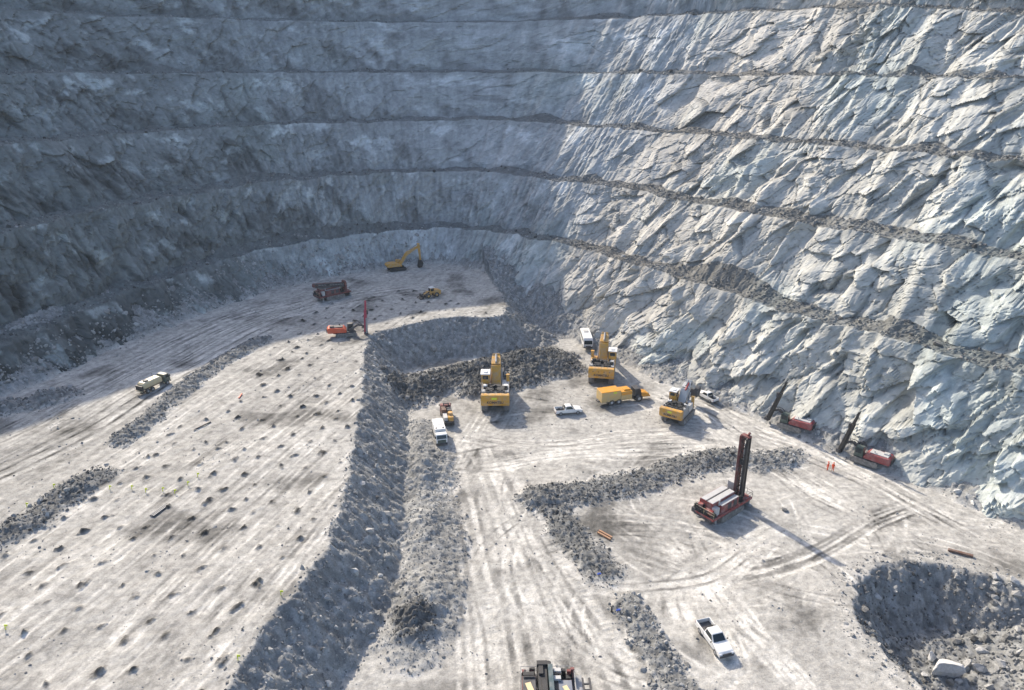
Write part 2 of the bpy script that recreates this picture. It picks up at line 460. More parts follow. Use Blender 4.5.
warm = np.clip(1 - rk - 0.25 * n_big, 0, 1)[..., None]
gcol = val[..., None] * (np.array((0.98, 1.0, 0.98)) * (1 - warm) + np.array((1.025, 1.0, 0.93)) * warm)
gcol = gcol.astype(np.float32)
keep = (np.abs(GX) < 0.74 * 1.09 * GY + 24) & (d_out < 6)
ground = grid_obj('ground', GX, GY, Z, MAT_GROUND, {'Col': gcol}, keep)
ground['kind'] = 'structure'

def gz(x, y):
    i = min(max(int(round((x - gx[0]) / STEP)), 0), len(gx) - 1); j = min(max(int(round((y - gy[0]) / STEP)), 0), len(gy) - 1)
    return float(Z[j, i])

# ------------------------------------------------------------------ the benched rock wall
ss = np.arange(30, S_TOT - 40, 0.34)
cs = curve_at(ss)
tang = np.gradient(curve_at(np.arange(0, S_TOT, 1.0)), axis=0)
k = 9
pad = np.pad(tang, ((k, k), (0, 0)), mode='edge'); tang = np.stack([np.convolve(pad[:, i], np.ones(2 * k + 1) / (2 * k + 1), 'valid') for i in (0, 1)], -1)
tg = np.stack([np.interp(ss, np.arange(0, S_TOT, 1.0), tang[:, i]) for i in (0, 1)], -1)
tg /= np.hypot(tg[:, 0], tg[:, 1])[:, None]
nrm = np.stack([-tg[:, 1], tg[:, 0]], -1)
# rows: (offset, z, kind) per bench
rows_o, rows_z, rows_f, rows_t, rows_c = [], [], [], [], []     # f: face weight, t: 0 foot .. 1 crest, c: berm weight
def add_rows(o0, z0, o1, z1, n, f, c, shape=None, skip=0):
    for i in range(skip, n + 1):
        t = i / n
        rows_o.append(o0 + (o1 - o0) * t); rows_z.append(z0 + (z1 - z0) * t)
        e = min(1.0, 6 * t, 6 * (1 - t)) if f else 0
        rows_f.append(np.full_like(ss, f * (0.25 + 0.75 * e))); rows_t.append(np.full_like(ss, t)); rows_c.append(np.full_like(ss, c))
z0 = Z_LEV[0](ss)
toe_z = -3.0
toe_o = -(z0 - toe_z) / np.tan(np.radians(TOE_ANG(ss)))
lip = lambda sd, a: a * fbm(ss, ss * 0 + sd * 31.7, 9, 4, sd)
prev_o = toe_o + lip(3, 1.5); prev_z = np.full_like(ss, toe_z)
for L in range(6):
    zc = Z_LEV[L](ss) + lip(10 + L, 1.0)
    co = OFFS[L] + lip(20 + L, 2.8) + (along(ss, [0, -1, -4, -5, -1, 0, 0, 0]) if L else 0)
    add_rows(prev_o, prev_z, co, zc, 66 if L == 0 else 54, 1.0, 0.0, skip=1 if L else 0)
    if L == 5: break
    wd = 5.2 + lip(30 + L, 2.6) + (along(ss, [0, 1, -1, -1.5, 0, 0, 0, 0]) if L == 0 else 0)
    heap = np.clip(0.7 + lip(40 + L, 1.6) + 4.5 * np.clip(fbm(ss, ss * 0 + L * 9.1, 17, 2, 70 + L) - 0.22, 0, 1), 0.3, 6)
    if L == 0:
        heap = heap + 4.0 * np.exp(-((ss - S_R1 - 4) / 12) ** 2) + 2.2 * np.exp(-((ss - S_L1 - 30) / 26) ** 2)
    add_rows(co, zc, co + wd * 0.42, zc + 0.15, 8, 0.0, 1.0, skip=1)
    add_rows(co + wd * 0.42, zc + 0.15, co + wd, zc + heap, 12, 0.0, 1.0, skip=1)
    prev_o, prev_z = co + wd, zc + heap
add_rows(co, zc, co + 70, zc + 6, 24, 0.0, 0.3, skip=1)
O = np.array(rows_o, np.float32); ZZ = np.array(rows_z, np.float32); F = np.array(rows_f, np.float32); T = np.array(rows_t, np.float32); Cb = np.array(rows_c, np.float32)
SS = np.broadcast_to(ss.astype(np.float32), O.shape)
# slant coordinate up the slope, so blocks keep their proportions
U = ZZ * 1.18
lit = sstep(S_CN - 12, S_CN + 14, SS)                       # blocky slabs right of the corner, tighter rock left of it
ang = R(66)
wx = SS + 1.5 * fbm(SS, U, 12, 2, 201); wu = U + 1.5 * fbm(SS, U, 12, 2, 202)
A = wx * math.cos(ang) + wu * math.sin(ang)
B = -wx * math.sin(ang) + wu * math.cos(ang)
# foliation runs from upper right to lower left
A2 = -wx * math.cos(ang) - wu * math.sin(ang); 
v1, e1, r1 = voro(A / 14.0, B / 5.6, 11, 1.15)
v2, e2, r2 = voro(A / 4.6 + 3.3, B / 1.9, 21, 1.2)
v3, e3, r3 = voro(A / 2.0 + 7.7, B / 0.85, 31, 1.1)
# a second joint set, flatter, takes over in patches
sw = sstep(-0.06, 0.06, fbm(SS, U, 19, 3, 206))
angb = R(24)
Ab = wx * math.cos(angb) + wu * math.sin(angb); Bb = -wx * math.sin(angb) + wu * math.cos(angb)
w1, h1, b1 = voro(Ab / 8.0, Bb / 5.0, 61, 1.1); w2, h2, b2 = voro(Ab / 3.2, Bb / 2.3, 71, 1.2); w3, h3, b3 = voro(Ab / 1.5, Bb / 1.0, 81, 1.1)
v1 = v1 * sw + w1 * (1 - sw); v2 = v2 * sw + w2 * (1 - sw); v3 = v3 * sw + w3 * (1 - sw)
e1 = np.where(sw > .5, e1, h1); e2 = np.where(sw > .5, e2, h2); e3 = np.where(sw > .5, e3, h3); r2 = np.where(sw > .5, r2, b2); r3 = np.where(sw > .5, r3, b3)
r1 = np.where(sw > .5, r1, b1)
ledge = fbm(A / 7, B, 2.2, 4, 205, ridge=True)
patch = sstep(-0.08, 0.42, fbm(SS, U, 15, 3, 207))
disp_r = 2.3 * v1 + (0.18 + 1.0 * patch) * v2 + (0.06 + 0.42 * patch) * v3 + 0.16 * ledge * patch - 0.75 * np.exp(-(e1 / 0.03) ** 2) - 0.4 * np.exp(-(e2 / 0.05) ** 2) - 0.16 * np.exp(-(e3 / 0.09) ** 2)
big = 0.6 * fbm(SS, U, 26, 3, 210) + 0.9 * fbm(A / 17.0, B / 6.5, 1.0, 2, 209)
ang2 = R(62)
A3 = wx * math.cos(ang2) + wu * math.sin(ang2); B3 = -wx * math.sin(ang2) + wu * math.cos(ang2)
q1, f1, p1 = voro(A3 / 9.0, B3 / 4.0, 41, 1.0); q2, f2, p2 = voro(A3 / 3.4, B3 / 1.4, 51, 1.0)
vert = fbm(SS, U * 0.08, 1.1, 3, 212)
q3, f3, p3 = voro(A3 / 1.5, B3 / 0.8, 57, 1.0)
blk = along(SS, [1, 1, 0.9, 0.45, 0.4, 0.4, 0.4, 0.4])
disp_l = (1.7 * q1 + 0.9 * q2 + 0.4 * q3) * blk - 0.5 * np.exp(-(f1 / 0.04) ** 2) * blk + 0.85 * vert + 0.35 * fbm(SS, U, 3.0, 4, 213, ridge=True)
gull = sstep(0.16, 0.42, fbm(A / 24.0, B / 5.5, 1.0, 3, 208)) * sstep(S_R1 - 25, S_R1 + 5, SS)
disp_r = disp_r - 2.6 * gull
disp = F * ((disp_r + 2.2 * big) * lit + (disp_l + 1.6 * big) * (1 - lit))
loose = sstep(S_BK + 4, S_BK - 14, SS) * sstep(21.5, 19.0, ZZ) * F    # lowest left bench is half buried in spill
disp = disp + Cb * 0.0
zn = Cb * (0.55 * fbm(SS, O, 2.5, 4, 220) + 0.35 * fbm(SS, O, 0.9, 2, 221, ridge=True)) + loose * 0.9 * fbm(SS, U, 1.8, 3, 222)
OO = O - disp * 0.85
XW = cs[:, 0][None, :] + nrm[:, 0][None, :] * OO
YW = cs[:, 1][None, :] + nrm[:, 1][None, :] * OO
ZW = ZZ + zn - 0.25 * disp * F
# albedo
pale = 0.47 + 0.10 * fbm(SS, U, 18, 4, 230) + 0.08 * (r1 - 0.5) + 0.09 * (r2 - 0.5) + 0.05 * (r3 - 0.5) + 0.05 * fbm(A / 5, B, 1.3, 3, 231)
dark_vein = sstep(0.25, 0.6, fbm(A / 3.5, B, 7, 4, 232)) * 0.16
pale = pale - dark_vein - 0.22 * np.exp(-(e1 / 0.035) ** 2) - 0.14 * np.exp(-(e2 / 0.05) ** 2)
loose_c = sstep(S_BK + 8, S_BK - 8, SS) * sstep(S_L1 - 10, S_L1 + 25, SS) * (ZZ < 19)
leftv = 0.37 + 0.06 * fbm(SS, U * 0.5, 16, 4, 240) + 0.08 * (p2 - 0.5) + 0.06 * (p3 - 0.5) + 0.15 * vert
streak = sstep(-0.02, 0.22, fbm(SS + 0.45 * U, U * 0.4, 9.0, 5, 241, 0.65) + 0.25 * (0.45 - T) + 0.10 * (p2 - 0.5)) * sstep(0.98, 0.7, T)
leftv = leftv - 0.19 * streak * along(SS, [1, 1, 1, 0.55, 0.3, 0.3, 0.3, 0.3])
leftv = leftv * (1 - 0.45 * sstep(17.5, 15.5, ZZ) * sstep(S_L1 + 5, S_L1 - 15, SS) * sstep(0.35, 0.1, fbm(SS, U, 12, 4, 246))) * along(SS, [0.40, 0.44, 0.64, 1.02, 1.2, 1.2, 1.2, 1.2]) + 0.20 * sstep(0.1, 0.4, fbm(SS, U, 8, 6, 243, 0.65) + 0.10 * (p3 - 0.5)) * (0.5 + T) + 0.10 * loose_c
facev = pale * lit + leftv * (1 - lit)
spill = sstep(0.86, 1.0, T + 0.10 * fbm(SS, U, 4, 3, 250)) * F + sstep(0.12, 0.0, T + 0.12 * fbm(SS, U, 5, 3, 251)) * F
bermv = 0.165 + 0.05 * fbm(SS, O, 3, 4, 252) + 0.05 * (r3 - 0.5)
mixk = np.clip(Cb * np.clip(1.0 + 0.5 * fbm(SS, O, 7, 3, 255), 0.7, 1) + 0.6 * spill, 0, 1)
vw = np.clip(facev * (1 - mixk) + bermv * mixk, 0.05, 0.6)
g1 = np.array((1.04, 1.0, 0.91)); g2 = np.array((0.91, 1.0, 0.965)); g3 = np.array((0.96, 1.0, 1.0))
green = np.clip(sstep(0.0, 0.5, fbm(SS, U, 30, 3, 260)) * 0.7 + along(SS, [0.8, 0.8, 0.7, 0.0, 0.0, 0.2, 0.7, 0.8]), 0, 1)[..., None]
tint = g1 * (1 - green) + g2 * green
tint = tint * lit[..., None] + (g3 * (1 - green) + g2 * green) * (1 - lit[..., None])
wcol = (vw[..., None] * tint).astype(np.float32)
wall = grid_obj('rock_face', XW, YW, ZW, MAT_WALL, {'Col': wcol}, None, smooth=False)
wall['kind'] = 'structure'


# ------------------------------------------------------------------ thin dusty air filling the pit
def haze_box():
    me = bpy.data.meshes.new('haze'); bm = bmesh.new(); bmesh.ops.create_cube(bm, size=1.0)
    for v in bm.verts: v.co = Vector((v.co.x * 1000, v.co.y * 1000 + 150, (v.co.z + 0.5) * 156 - 8.5))
    bm.to_mesh(me); bm.free()
    o = bpy.data.objects.new('haze', me); COL.objects.link(o); o['kind'] = 'stuff'
    m = bpy.data.materials.new('haze'); m.use_nodes = True; nt = m.node_tree
    for n in list(nt.nodes):
        if n.type == 'BSDF_PRINCIPLED': nt.nodes.remove(n)
    pv = nt.nodes.new('ShaderNodeVolumePrincipled'); pv.inputs['Color'].default_value = (0.78, 0.90, 1.0, 1); pv.inputs['Density'].default_value = 0.00016
    nt.links.new(pv.outputs[0], [n for n in nt.nodes if n.type == 'OUTPUT_MATERIAL'][0].inputs['Volume'])
    me.materials.append(m)
haze_box()

# ------------------------------------------------------------------ loose rock lying on the ground
_t = (1 + 5 ** 0.5) / 2
ICO_V = np.array([(-1, _t, 0), (1, _t, 0), (-1, -_t, 0), (1, -_t, 0), (0, -1, _t), (0, 1, _t), (0, -1, -_t), (0, 1, -_t), (_t, 0, -1), (_t, 0, 1), (-_t, 0, -1), (-_t, 0, 1)], float) / 1.9
ICO_F = np.array([(0, 11, 5), (0, 5, 1), (0, 1, 7), (0, 7, 10), (0, 10, 11), (1, 5, 9), (5, 11, 4), (11, 10, 2), (10, 7, 6), (7, 1, 8), (3, 9, 4), (3, 4, 2), (3, 2, 6), (3, 6, 8), (3, 8, 9), (4, 9, 5), (2, 4, 11), (6, 2, 10), (8, 6, 7), (9, 8, 1)])
def angular(rs):
    """an angular block: an icosahedron clipped against random planes"""
    v = ICO_V * rs.uniform(0.85, 1.15, (12, 1))
    for _ in range(7):
        n = rs.normal(size=3); n /= np.linalg.norm(n); d = rs.uniform(0.42, 0.75)
        e = v @ n - d
        v = v - np.clip(e, 0, None)[:, None] * n
    return v * rs.uniform(0.6, 1.35, 3)
_rs = np.random.default_rng(77)
VARIANTS = np.array([angular(_rs) for _ in range(40)])

def rocks(name, label, pos, size, tone, category='rubble', spread=0.07):
    n = len(pos)
    if n == 0: return
    rs = np.random.default_rng(n)
    V = VARIANTS[rs.integers(0, len(VARIANTS), n)]
    q = rs.normal(size=(n, 4)); q /= np.linalg.norm(q, axis=1)[:, None]
    w, x, y, z = q.T
    M = np.stack([1 - 2 * (y * y + z * z), 2 * (x * y - z * w), 2 * (x * z + y * w), 2 * (x * y + z * w), 1 - 2 * (x * x + z * z), 2 * (y * z - x * w),
                  2 * (x * z - y * w), 2 * (y * z + x * w), 1 - 2 * (x * x + y * y)], -1).reshape(n, 3, 3)
    V = np.einsum('nij,nkj->nki', M, V) * size[:, None, None]
    V = V + pos[:, None, :]
    Fc = (ICO_F[None] + 12 * np.arange(n)[:, None, None]).reshape(-1, 3)
    t = np.clip(tone + rs.normal(0, spread, n), 0.05, 0.55)
    c = np.repeat(t, 12)[:, None] * np.array((1.0, 1.0, 0.97))[None]
    o = np_mesh(name, V.reshape(-1, 3), Fc, MAT_RUBBLE, {'Col': c.astype(np.float32)}, smooth=False)
    o['kind'] = 'stuff'; o['label'] = label; o['category'] = category
    return o

def zone_points(zid, per_m2, extra=None):
    jj, ii = np.nonzero((ZONE == zid) & keep if extra is None else (ZONE == zid) & keep & extra)
    if len(jj) == 0: return np.zeros((0, 3)), jj, ii
    n = int(len(jj) * STEP * STEP * per_m2)
    k = rng.integers(0, len(jj), n)
    j, i = jj[k], ii[k]
    p = np.stack([gx[i] + rng.uniform(-.5, .5, n) * STEP, gy[j] + rng.uniform(-.5, .5, n) * STEP, Z[j, i]], -1)
    return p, j, i

def sizes(n, lo, hi, a=2.6):
    u = rng.random(n)
    return (lo ** (-a) + u * (hi ** (-a) - lo ** (-a))) ** (-1 / a) * 0.62

ZL = {1: ('loose grey rock covering the tipped slope below the drilled bench', 5.0, 0.18, 2.0, 0.28),
      2: ('dark broken rock of the long windrow behind the tall red drill', 5.0, 0.2, 1.2, 0.15),
      3: ('pale and grey broken rock at the right end of the windrow', 5.0, 0.2, 1.2, 0.28),
      4: ('dark crumbly rock of the windrow leg beside the haul road', 5.0, 0.17, 0.9, 0.14),
      5: ('grey and white rocks of the short windrow near the white pickup', 5.0, 0.2, 1.2, 0.30),
      6: ('dark rock of the windrow at the left edge of the drilled bench', 5.0, 0.2, 1.1, 0.17),
      7: ('grey rock of the low windrow beside the tanker truck', 4.0, 0.2, 1.0, 0.22),
      8: ('blocky rock dumped at the left edge below the shaded wall', 2.2, 0.35, 2.0, 0.22),
      9: ('grey gravelly rock of the mound along the foot of the slope', 5.0, 0.14, 0.7, 0.28),
      10: ('low grey gravel at the upper end of the mound, beside the box truck', 5.0, 0.14, 0.6, 0.28),
      11: ('nearly black crushed rock heaped on the mound by the haul road', 10.0, 0.15, 0.8, 0.11),
      12: ('dark muck pile of blasted rock in front of the excavators', 3.4, 0.25, 1.3, 0.10),
      13: ('lower dark lobe of blasted rock right of the left excavator', 3.4, 0.25, 1.2, 0.12),
      14: ('grey spoil heap behind the white bus', 2.5, 0.25, 1.1, 0.26),
      15: ('grey spoil sloping down from the corner of the upper bench', 2.0, 0.25, 1.3, 0.26),
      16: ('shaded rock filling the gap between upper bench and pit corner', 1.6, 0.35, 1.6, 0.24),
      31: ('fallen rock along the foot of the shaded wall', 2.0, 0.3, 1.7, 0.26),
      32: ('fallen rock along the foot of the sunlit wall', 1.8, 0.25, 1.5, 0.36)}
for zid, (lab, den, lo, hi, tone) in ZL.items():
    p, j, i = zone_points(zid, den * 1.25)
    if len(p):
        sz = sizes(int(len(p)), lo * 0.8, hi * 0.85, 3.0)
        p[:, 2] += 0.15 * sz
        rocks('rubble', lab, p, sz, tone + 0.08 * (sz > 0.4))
# the hole: fine dark rock on the steep sides, pale blocks filling the right
p, j, i = zone_points(30, 3.2)
fl = fill[j, i]
sz = sizes(len(p), 0.25, 1.5) * (0.75 + 0.7 * fl)
p[:, 2] += 0.2 * sz
rocks('rubble', 'broken rock lining the excavated hole, dark on the left and pale on the right', p, sz, 0.17 + 0.17 * fl)
# rock spilled on the berms of the wall
rr, cc = np.nonzero((Cb > 0.9) & (ZW < 92))
k = rng.integers(0, len(rr), 11000)
p = np.stack([XW[rr[k], cc[k]], YW[rr[k], cc[k]], ZW[rr[k], cc[k]]], -1)
sz = sizes(len(k), 0.35, 1.4, 3.0)
rocks('rubble', 'dark rock spilled along the berms of the benched wall', p, sz, 0.19)
# scattered stones over the open floor
jj, ii = np.nonzero((rub < 0.05) & keep)
k = rng.integers(0, len(jj), 5200)
pr = fbm(gx[ii[k]], gy[jj[k]], 9, 3, 333)
k = k[pr > 0.02]
p = np.stack([gx[ii[k]], gy[jj[k]], Z[jj[k], ii[k]]], -1)
rocks('gravel', 'small stones scattered over the pale quarry floor', p, sizes(len(k), 0.14, 0.55), 0.28, 'gravel')

rr, cc = np.nonzero((loose > 0.4) & (T > 0.3))
k = rng.integers(0, len(rr), 5000)
k = k[fbm(SS[rr[k], cc[k]], U[rr[k], cc[k]], 8, 3, 334) > -0.05]
p = np.stack([XW[rr[k], cc[k]], YW[rr[k], cc[k]], ZW[rr[k], cc[k]]], -1)
rocks('rubble', 'loose blocks clinging to the lowest shaded face above the bench', p, sizes(len(k), 0.35, 1.6, 2.6), 0.33, spread=0.05)

# spill around the hole and beside the windrows
sel = keep & (rub < 0.1) & (((dp > -2.6) & (dp < 0)) | (blur(blur(rub)) > 0.004))
jj, ii = np.nonzero(sel)
k = rng.integers(0, len(jj), 2600)
p = np.stack([gx[ii[k]], gy[jj[k]], Z[jj[k], ii[k]]], -1)
rocks('gravel', 'stray stones lying round the hole and beside the windrows', p, sizes(len(k), 0.15, 0.9), 0.26, 'gravel')

# ------------------------------------------------------------------ building kit for the machines
def paint(name, col, rough=0.5, metal=0.0, dust=0.35, scale=1.2):
    """painted steel with a blotchy coat of quarry dust"""
    m = bpy.data.materials.new(name); m.use_nodes = True
    nt = m.node_tree; n = nt.nodes; l = nt.links
    b = n['Principled BSDF']; b.inputs['Roughness'].default_value = rough; b.inputs['Metallic'].default_value = metal
    tc = n.new('ShaderNodeTexCoord'); t = n.new('ShaderNodeTexNoise'); t.inputs['Scale'].default_value = scale; t.inputs['Detail'].default_value = 6
    l.new(tc.outputs['Object'], t.inputs['Vector'])
    mr = n.new('ShaderNodeMapRange'); mr.inputs[1].default_value = 0.38; mr.inputs[2].default_value = 0.72; mr.inputs[3].default_value = 0.0; mr.inputs[4].default_value = dust
    l.new(t.outputs['Fac'], mr.inputs[0])
    mx = n.new('ShaderNodeMix'); mx.data_type = 'RGBA'; l.new(mr.outputs[0], mx.inputs['Factor'])
    mx.inputs['A'].default_value = (*col, 1); mx.inputs['B'].default_value = (0.36, 0.34, 0.31, 1)
    l.new(mx.outputs['Result'], b.inputs['Base Color'])
    return m
YEL = paint('yellow_paint', (0.58, 0.30, 0.03), 0.5, dust=0.6)
ORA = paint('orange_yellow_paint', (0.66, 0.30, 0.02), 0.45, dust=0.2)
RED = paint('red_paint', (0.42, 0.035, 0.03), 0.5, dust=0.3)
ORED = paint('orange_red_paint', (0.62, 0.09, 0.03), 0.5, dust=0.2)
DRED = paint('faded_red_paint', (0.17, 0.04, 0.035), 0.6, dust=0.3)
WHT = paint('white_paint', (0.80, 0.80, 0.78), 0.35, dust=0.25)
CRM = paint('cream_paint', (0.55, 0.47, 0.29), 0.5, dust=0.4)
GRY = paint('grey_steel', (0.30, 0.31, 0.32), 0.55, dust=0.3)
LGR = paint('light_grey_panel', (0.50, 0.50, 0.49), 0.5, dust=0.35)
DGR = paint('dark_steel', (0.045, 0.045, 0.05), 0.6, dust=0.16)
BLK = paint('black_iron', (0.014, 0.014, 0.016), 0.6, dust=0.06)
TRK = paint('dusty_track_steel', (0.13, 0.125, 0.12), 0.7, dust=0.75, scale=2.5)
RUB = paint('tyre_rubber', (0.03, 0.03, 0.03), 0.85, dust=0.35)
GRN = paint('dark_green_paint', (0.045, 0.075, 0.06), 0.5, dust=0.25)
LIM = paint('lime_plate', (0.62, 0.72, 0.03), 0.5, dust=0.0)
BLU = paint('blue_plastic', (0.02, 0.08, 0.42), 0.5, dust=0.2)
WOD = paint('weathered_timber', (0.40, 0.22, 0.12), 0.8, dust=0.3)
RST = paint('rusty_steel', (0.14, 0.07, 0.045), 0.8, dust=0.3)
BLT = paint('lettering_black', (0.02, 0.025, 0.05), 0.6, dust=0.05)
HIV = paint('orange_red_workwear', (0.75, 0.09, 0.025), 0.8, dust=0.05)
SKN = paint('skin', (0.45, 0.26, 0.18), 0.6, dust=0.0)
GLS = bpy.data.materials.new('dark_glass'); GLS.use_nodes = True
_b = GLS.node_tree.nodes['Principled BSDF']; _b.inputs['Base Color'].default_value = (0.015, 0.025, 0.03, 1); _b.inputs['Roughness'].default_value = 0.08
LMP = bpy.data.materials.new('lamp_lens'); LMP.use_nodes = True
_b = LMP.node_tree.nodes['Principled BSDF']; _b.inputs['Base Color'].default_value = (0.75, 0.76, 0.78, 1); _b.inputs['Roughness'].default_value = 0.1

class G:
    """collects shapes, then links them as one mesh"""
    def __init__(s): s.bm = bmesh.new(); s.k = 1.0
    def _add(s, vs, fs, bevel=0.0):
        v = [s.bm.verts.new(p) for p in vs]
        f = [s.bm.faces.new([v[i] for i in q]) for q in fs]
        if bevel > 0:
            es = list({e for x in f for e in x.edges})
            bmesh.ops.bevel(s.bm, geom=es, offset=bevel, segments=1, affect='EDGES', profile=0.5)
        return s
    def box(s, c, d, rx=0, ry=0, rz=0, bevel=0.03):
        h = [x / 2 for x in d]
        M = Matrix.Translation(c) @ Matrix.Rotation(rz, 4, 'Z') @ Matrix.Rotation(rx, 4, 'X') @ Matrix.Rotation(ry, 4, 'Y')
        vs = [M @ Vector((x * h[0], y * h[1], z * h[2])) for z in (-1, 1) for y in (-1, 1) for x in (-1, 1)]
        return s._add(vs, [(0, 2, 3, 1), (4, 5, 7, 6), (0, 1, 5, 4), (2, 6, 7, 3), (0, 4, 6, 2), (1, 3, 7, 5)], min(bevel, min(d) * 0.3))
    def frus(s, b, t, bevel=0.03):
        """b, t = (x0, x1, y0, y1, z)"""
        vs = [(x, y, q[4]) for q in (b, t) for y in (q[2], q[3]) for x in (q[0], q[1])]
        return s._add(vs, [(0, 2, 3, 1), (4, 5, 7, 6), (0, 1, 5, 4), (2, 6, 7, 3), (0, 4, 6, 2), (1, 3, 7, 5)], bevel)
    def prism(s, pts, x0, x1, bevel=0.03):
        """profile in (y, z) swept along x"""
        n = len(pts)
        a = sum(pts[i][0] * pts[(i + 1) % n][1] - pts[(i + 1) % n][0] * pts[i][1] for i in range(n))
        if a < 0: pts = pts[::-1]
        vs = [(x0, y, z) for y, z in pts] + [(x1, y, z) for y, z in pts]
        fs = [tuple(reversed(range(n))), tuple(range(n, 2 * n))] + [(i, (i + 1) % n, n + (i + 1) % n, n + i) for i in range(n)]
        return s._add(vs, fs, bevel)
    def cyl(s, a, b, r, n=12, r2=None, bevel=0.0):
        a = Vector(a); b = Vector(b); r2 = r if r2 is None else r2
        q = (b - a).to_track_quat('Z', 'Y'); L = (b - a).length
        vs = [a + q @ Vector((r * math.cos(6.28318 * i / n), r * math.sin(6.28318 * i / n), 0)) for i in range(n)]
        vs += [a + q @ Vector((r2 * math.cos(6.28318 * i / n), r2 * math.sin(6.28318 * i / n), L)) for i in range(n)]
        return s._add(vs, [tuple(reversed(range(n))), tuple(range(n, 2 * n))] + [(i, (i + 1) % n, n + (i + 1) % n, n + i) for i in range(n)], bevel)
    def beam(s, a, b, w, h, w2=None, h2=None):
        """square beam from a to b"""
        a = Vector(a); b = Vector(b); w2 = w2 or w; h2 = h2 or h
        q = (b - a).to_track_quat('Y', 'Z'); L = (b - a).length
        vs = [a + q @ Vector((x * ww / 2, y, z * hh / 2)) for ww, hh, y in ((w, h, 0), (w2, h2, L)) for z in (-1, 1) for x in (-1, 1)]
        return s._add(vs, [(0, 1, 3, 2), (4, 6, 7, 5), (0, 4, 5, 1), (2, 3, 7, 6), (0, 2, 6, 4), (1, 5, 7, 3)], min(w, h, w2, h2) * 0.08)
    def quad(s, p, th=0.02):
        p = [Vector(x) for x in p]; nn = (p[1] - p[0]).cross(p[3] - p[0]).normalized() * th
        vs = p + [x + nn for x in p]
        return s._add(vs, [(3, 2, 1, 0), (4, 5, 6, 7), (0, 1, 5, 4), (1, 2, 6, 5), (2, 3, 7, 6), (3, 0, 4, 7)])
    def rail(s, pts, h=1.0, r=0.03, step=1.4):
        pts = [Vector(p) for p in pts]
        for a, b in zip(pts[:-1], pts[1:]):
            for z in (h, h * 0.55): s.cyl(a + Vector((0, 0, z)), b + Vector((0, 0, z)), r, 5)
            n = max(1, int((b - a).length / step))
            for i in range(n + 1): q = a + (b - a) * i / n; s.cyl(q, q + Vector((0, 0, h)), r, 5)
        return s
    def ladder(s, a, b, w=0.5, r=0.035, axis=(1, 0, 0), rung=0.32):
        a = Vector(a); b = Vector(b); x = Vector(axis).normalized() * w / 2
        s.cyl(a - x, b - x, r, 6); s.cyl(a + x, b + x, r, 6)
        n = int((b - a).length / rung)
        for i in range(1, n): q = a + (b - a) * i / n; s.cyl(q - x, q + x, r * 0.8, 5)
        return s
    def lattice(s, a, b, w, d, r=0.08, bay=1.3, up=(0, 1, 0)):
        """square lattice mast from a to b"""
        a = Vector(a); b = Vector(b); ax = (b - a).normalized(); x = Vector((1, 0, 0)); y = ax.cross(x).normalized()
        cs = [x * sx * w / 2 + y * sy * d / 2 for sx, sy in ((-1, -1), (1, -1), (1, 1), (-1, 1))]
        for c in cs: s.beam(a + c, b + c, r * 2, r * 2)
        n = max(2, int((b - a).length / bay))
        for i in range(n + 1):
            p = a + (b - a) * i / n
            for j in range(4): s.cyl(p + cs[j], p + cs[(j + 1) % 4], r * 0.6, 5)
            if i < n:
                q = a + (b - a) * (i + 1) / n
                for j in range(4):
                    m, o = (j, (j + 1) % 4) if i % 2 else ((j + 1) % 4, j)
                    s.cyl(p + cs[m], q + cs[o], r * 0.6, 5)
        return s
    def crawler(s, x, w, L, H, z0=0.0, lug=0.42):
        """track band: a stadium loop with shoes"""
        r = H / 2; hl = L / 2 - r
        pts = [(hl + r * math.cos(t), z0 + r + r * math.sin(t)) for t in np.linspace(-1.5708, 1.5708, 9)] + \
              [(-hl - r * math.cos(t), z0 + r + r * math.sin(t)) for t in np.linspace(1.5708, -1.5708, 9)]
        s.prism(pts, x - w / 2, x + w / 2, 0)
        per = 4 * hl + 6.2832 * r; n = int(per / lug)
        for i in range(n):
            d = per * i / n
            if d < 2 * hl: y, z, t = -hl + d, z0 + 2 * r, 0
            elif d < 2 * hl + 3.1416 * r: t = (d - 2 * hl) / r; y, z = hl + r * math.sin(t), z0 + r + r * math.cos(t)
            elif d < 4 * hl + 3.1416 * r: y, z, t = hl - (d - 2 * hl - 3.1416 * r), z0, 3.1416
            else: t = (d - 4 * hl) / r; y, z = -hl + r * math.sin(t), z0 + r + r * math.cos(t)
            s.box((x, y, z), (w + 0.06, lug * 0.62, 0.12), rx=-t, bevel=0)
        return s
    def wheel(s, c, r, w, n=20):
        x, y, z = c
        s.cyl((x - w / 2, y, z), (x + w / 2, y, z), r, n, bevel=w * 0.12)
        return s
    def part(s, name, mat, parent, label=None, smooth=False):
        bmesh.ops.recalc_face_normals(s.bm, faces=s.bm.faces[:])
        me = bpy.data.meshes.new(name); s.bm.to_mesh(me); s.bm.free()
        if s.k != 1.0: me.transform(Matrix.Scale(s.k, 4))
        me.materials.append(mat)
        o = bpy.data.objects.new(name, me); COL.objects.link(o)
        if parent is not None: o.parent = parent
        if label: o['label'] = label
        return o

SCL = [1.0]
def GG():
    g = G(); g.k = SCL[0]; return g

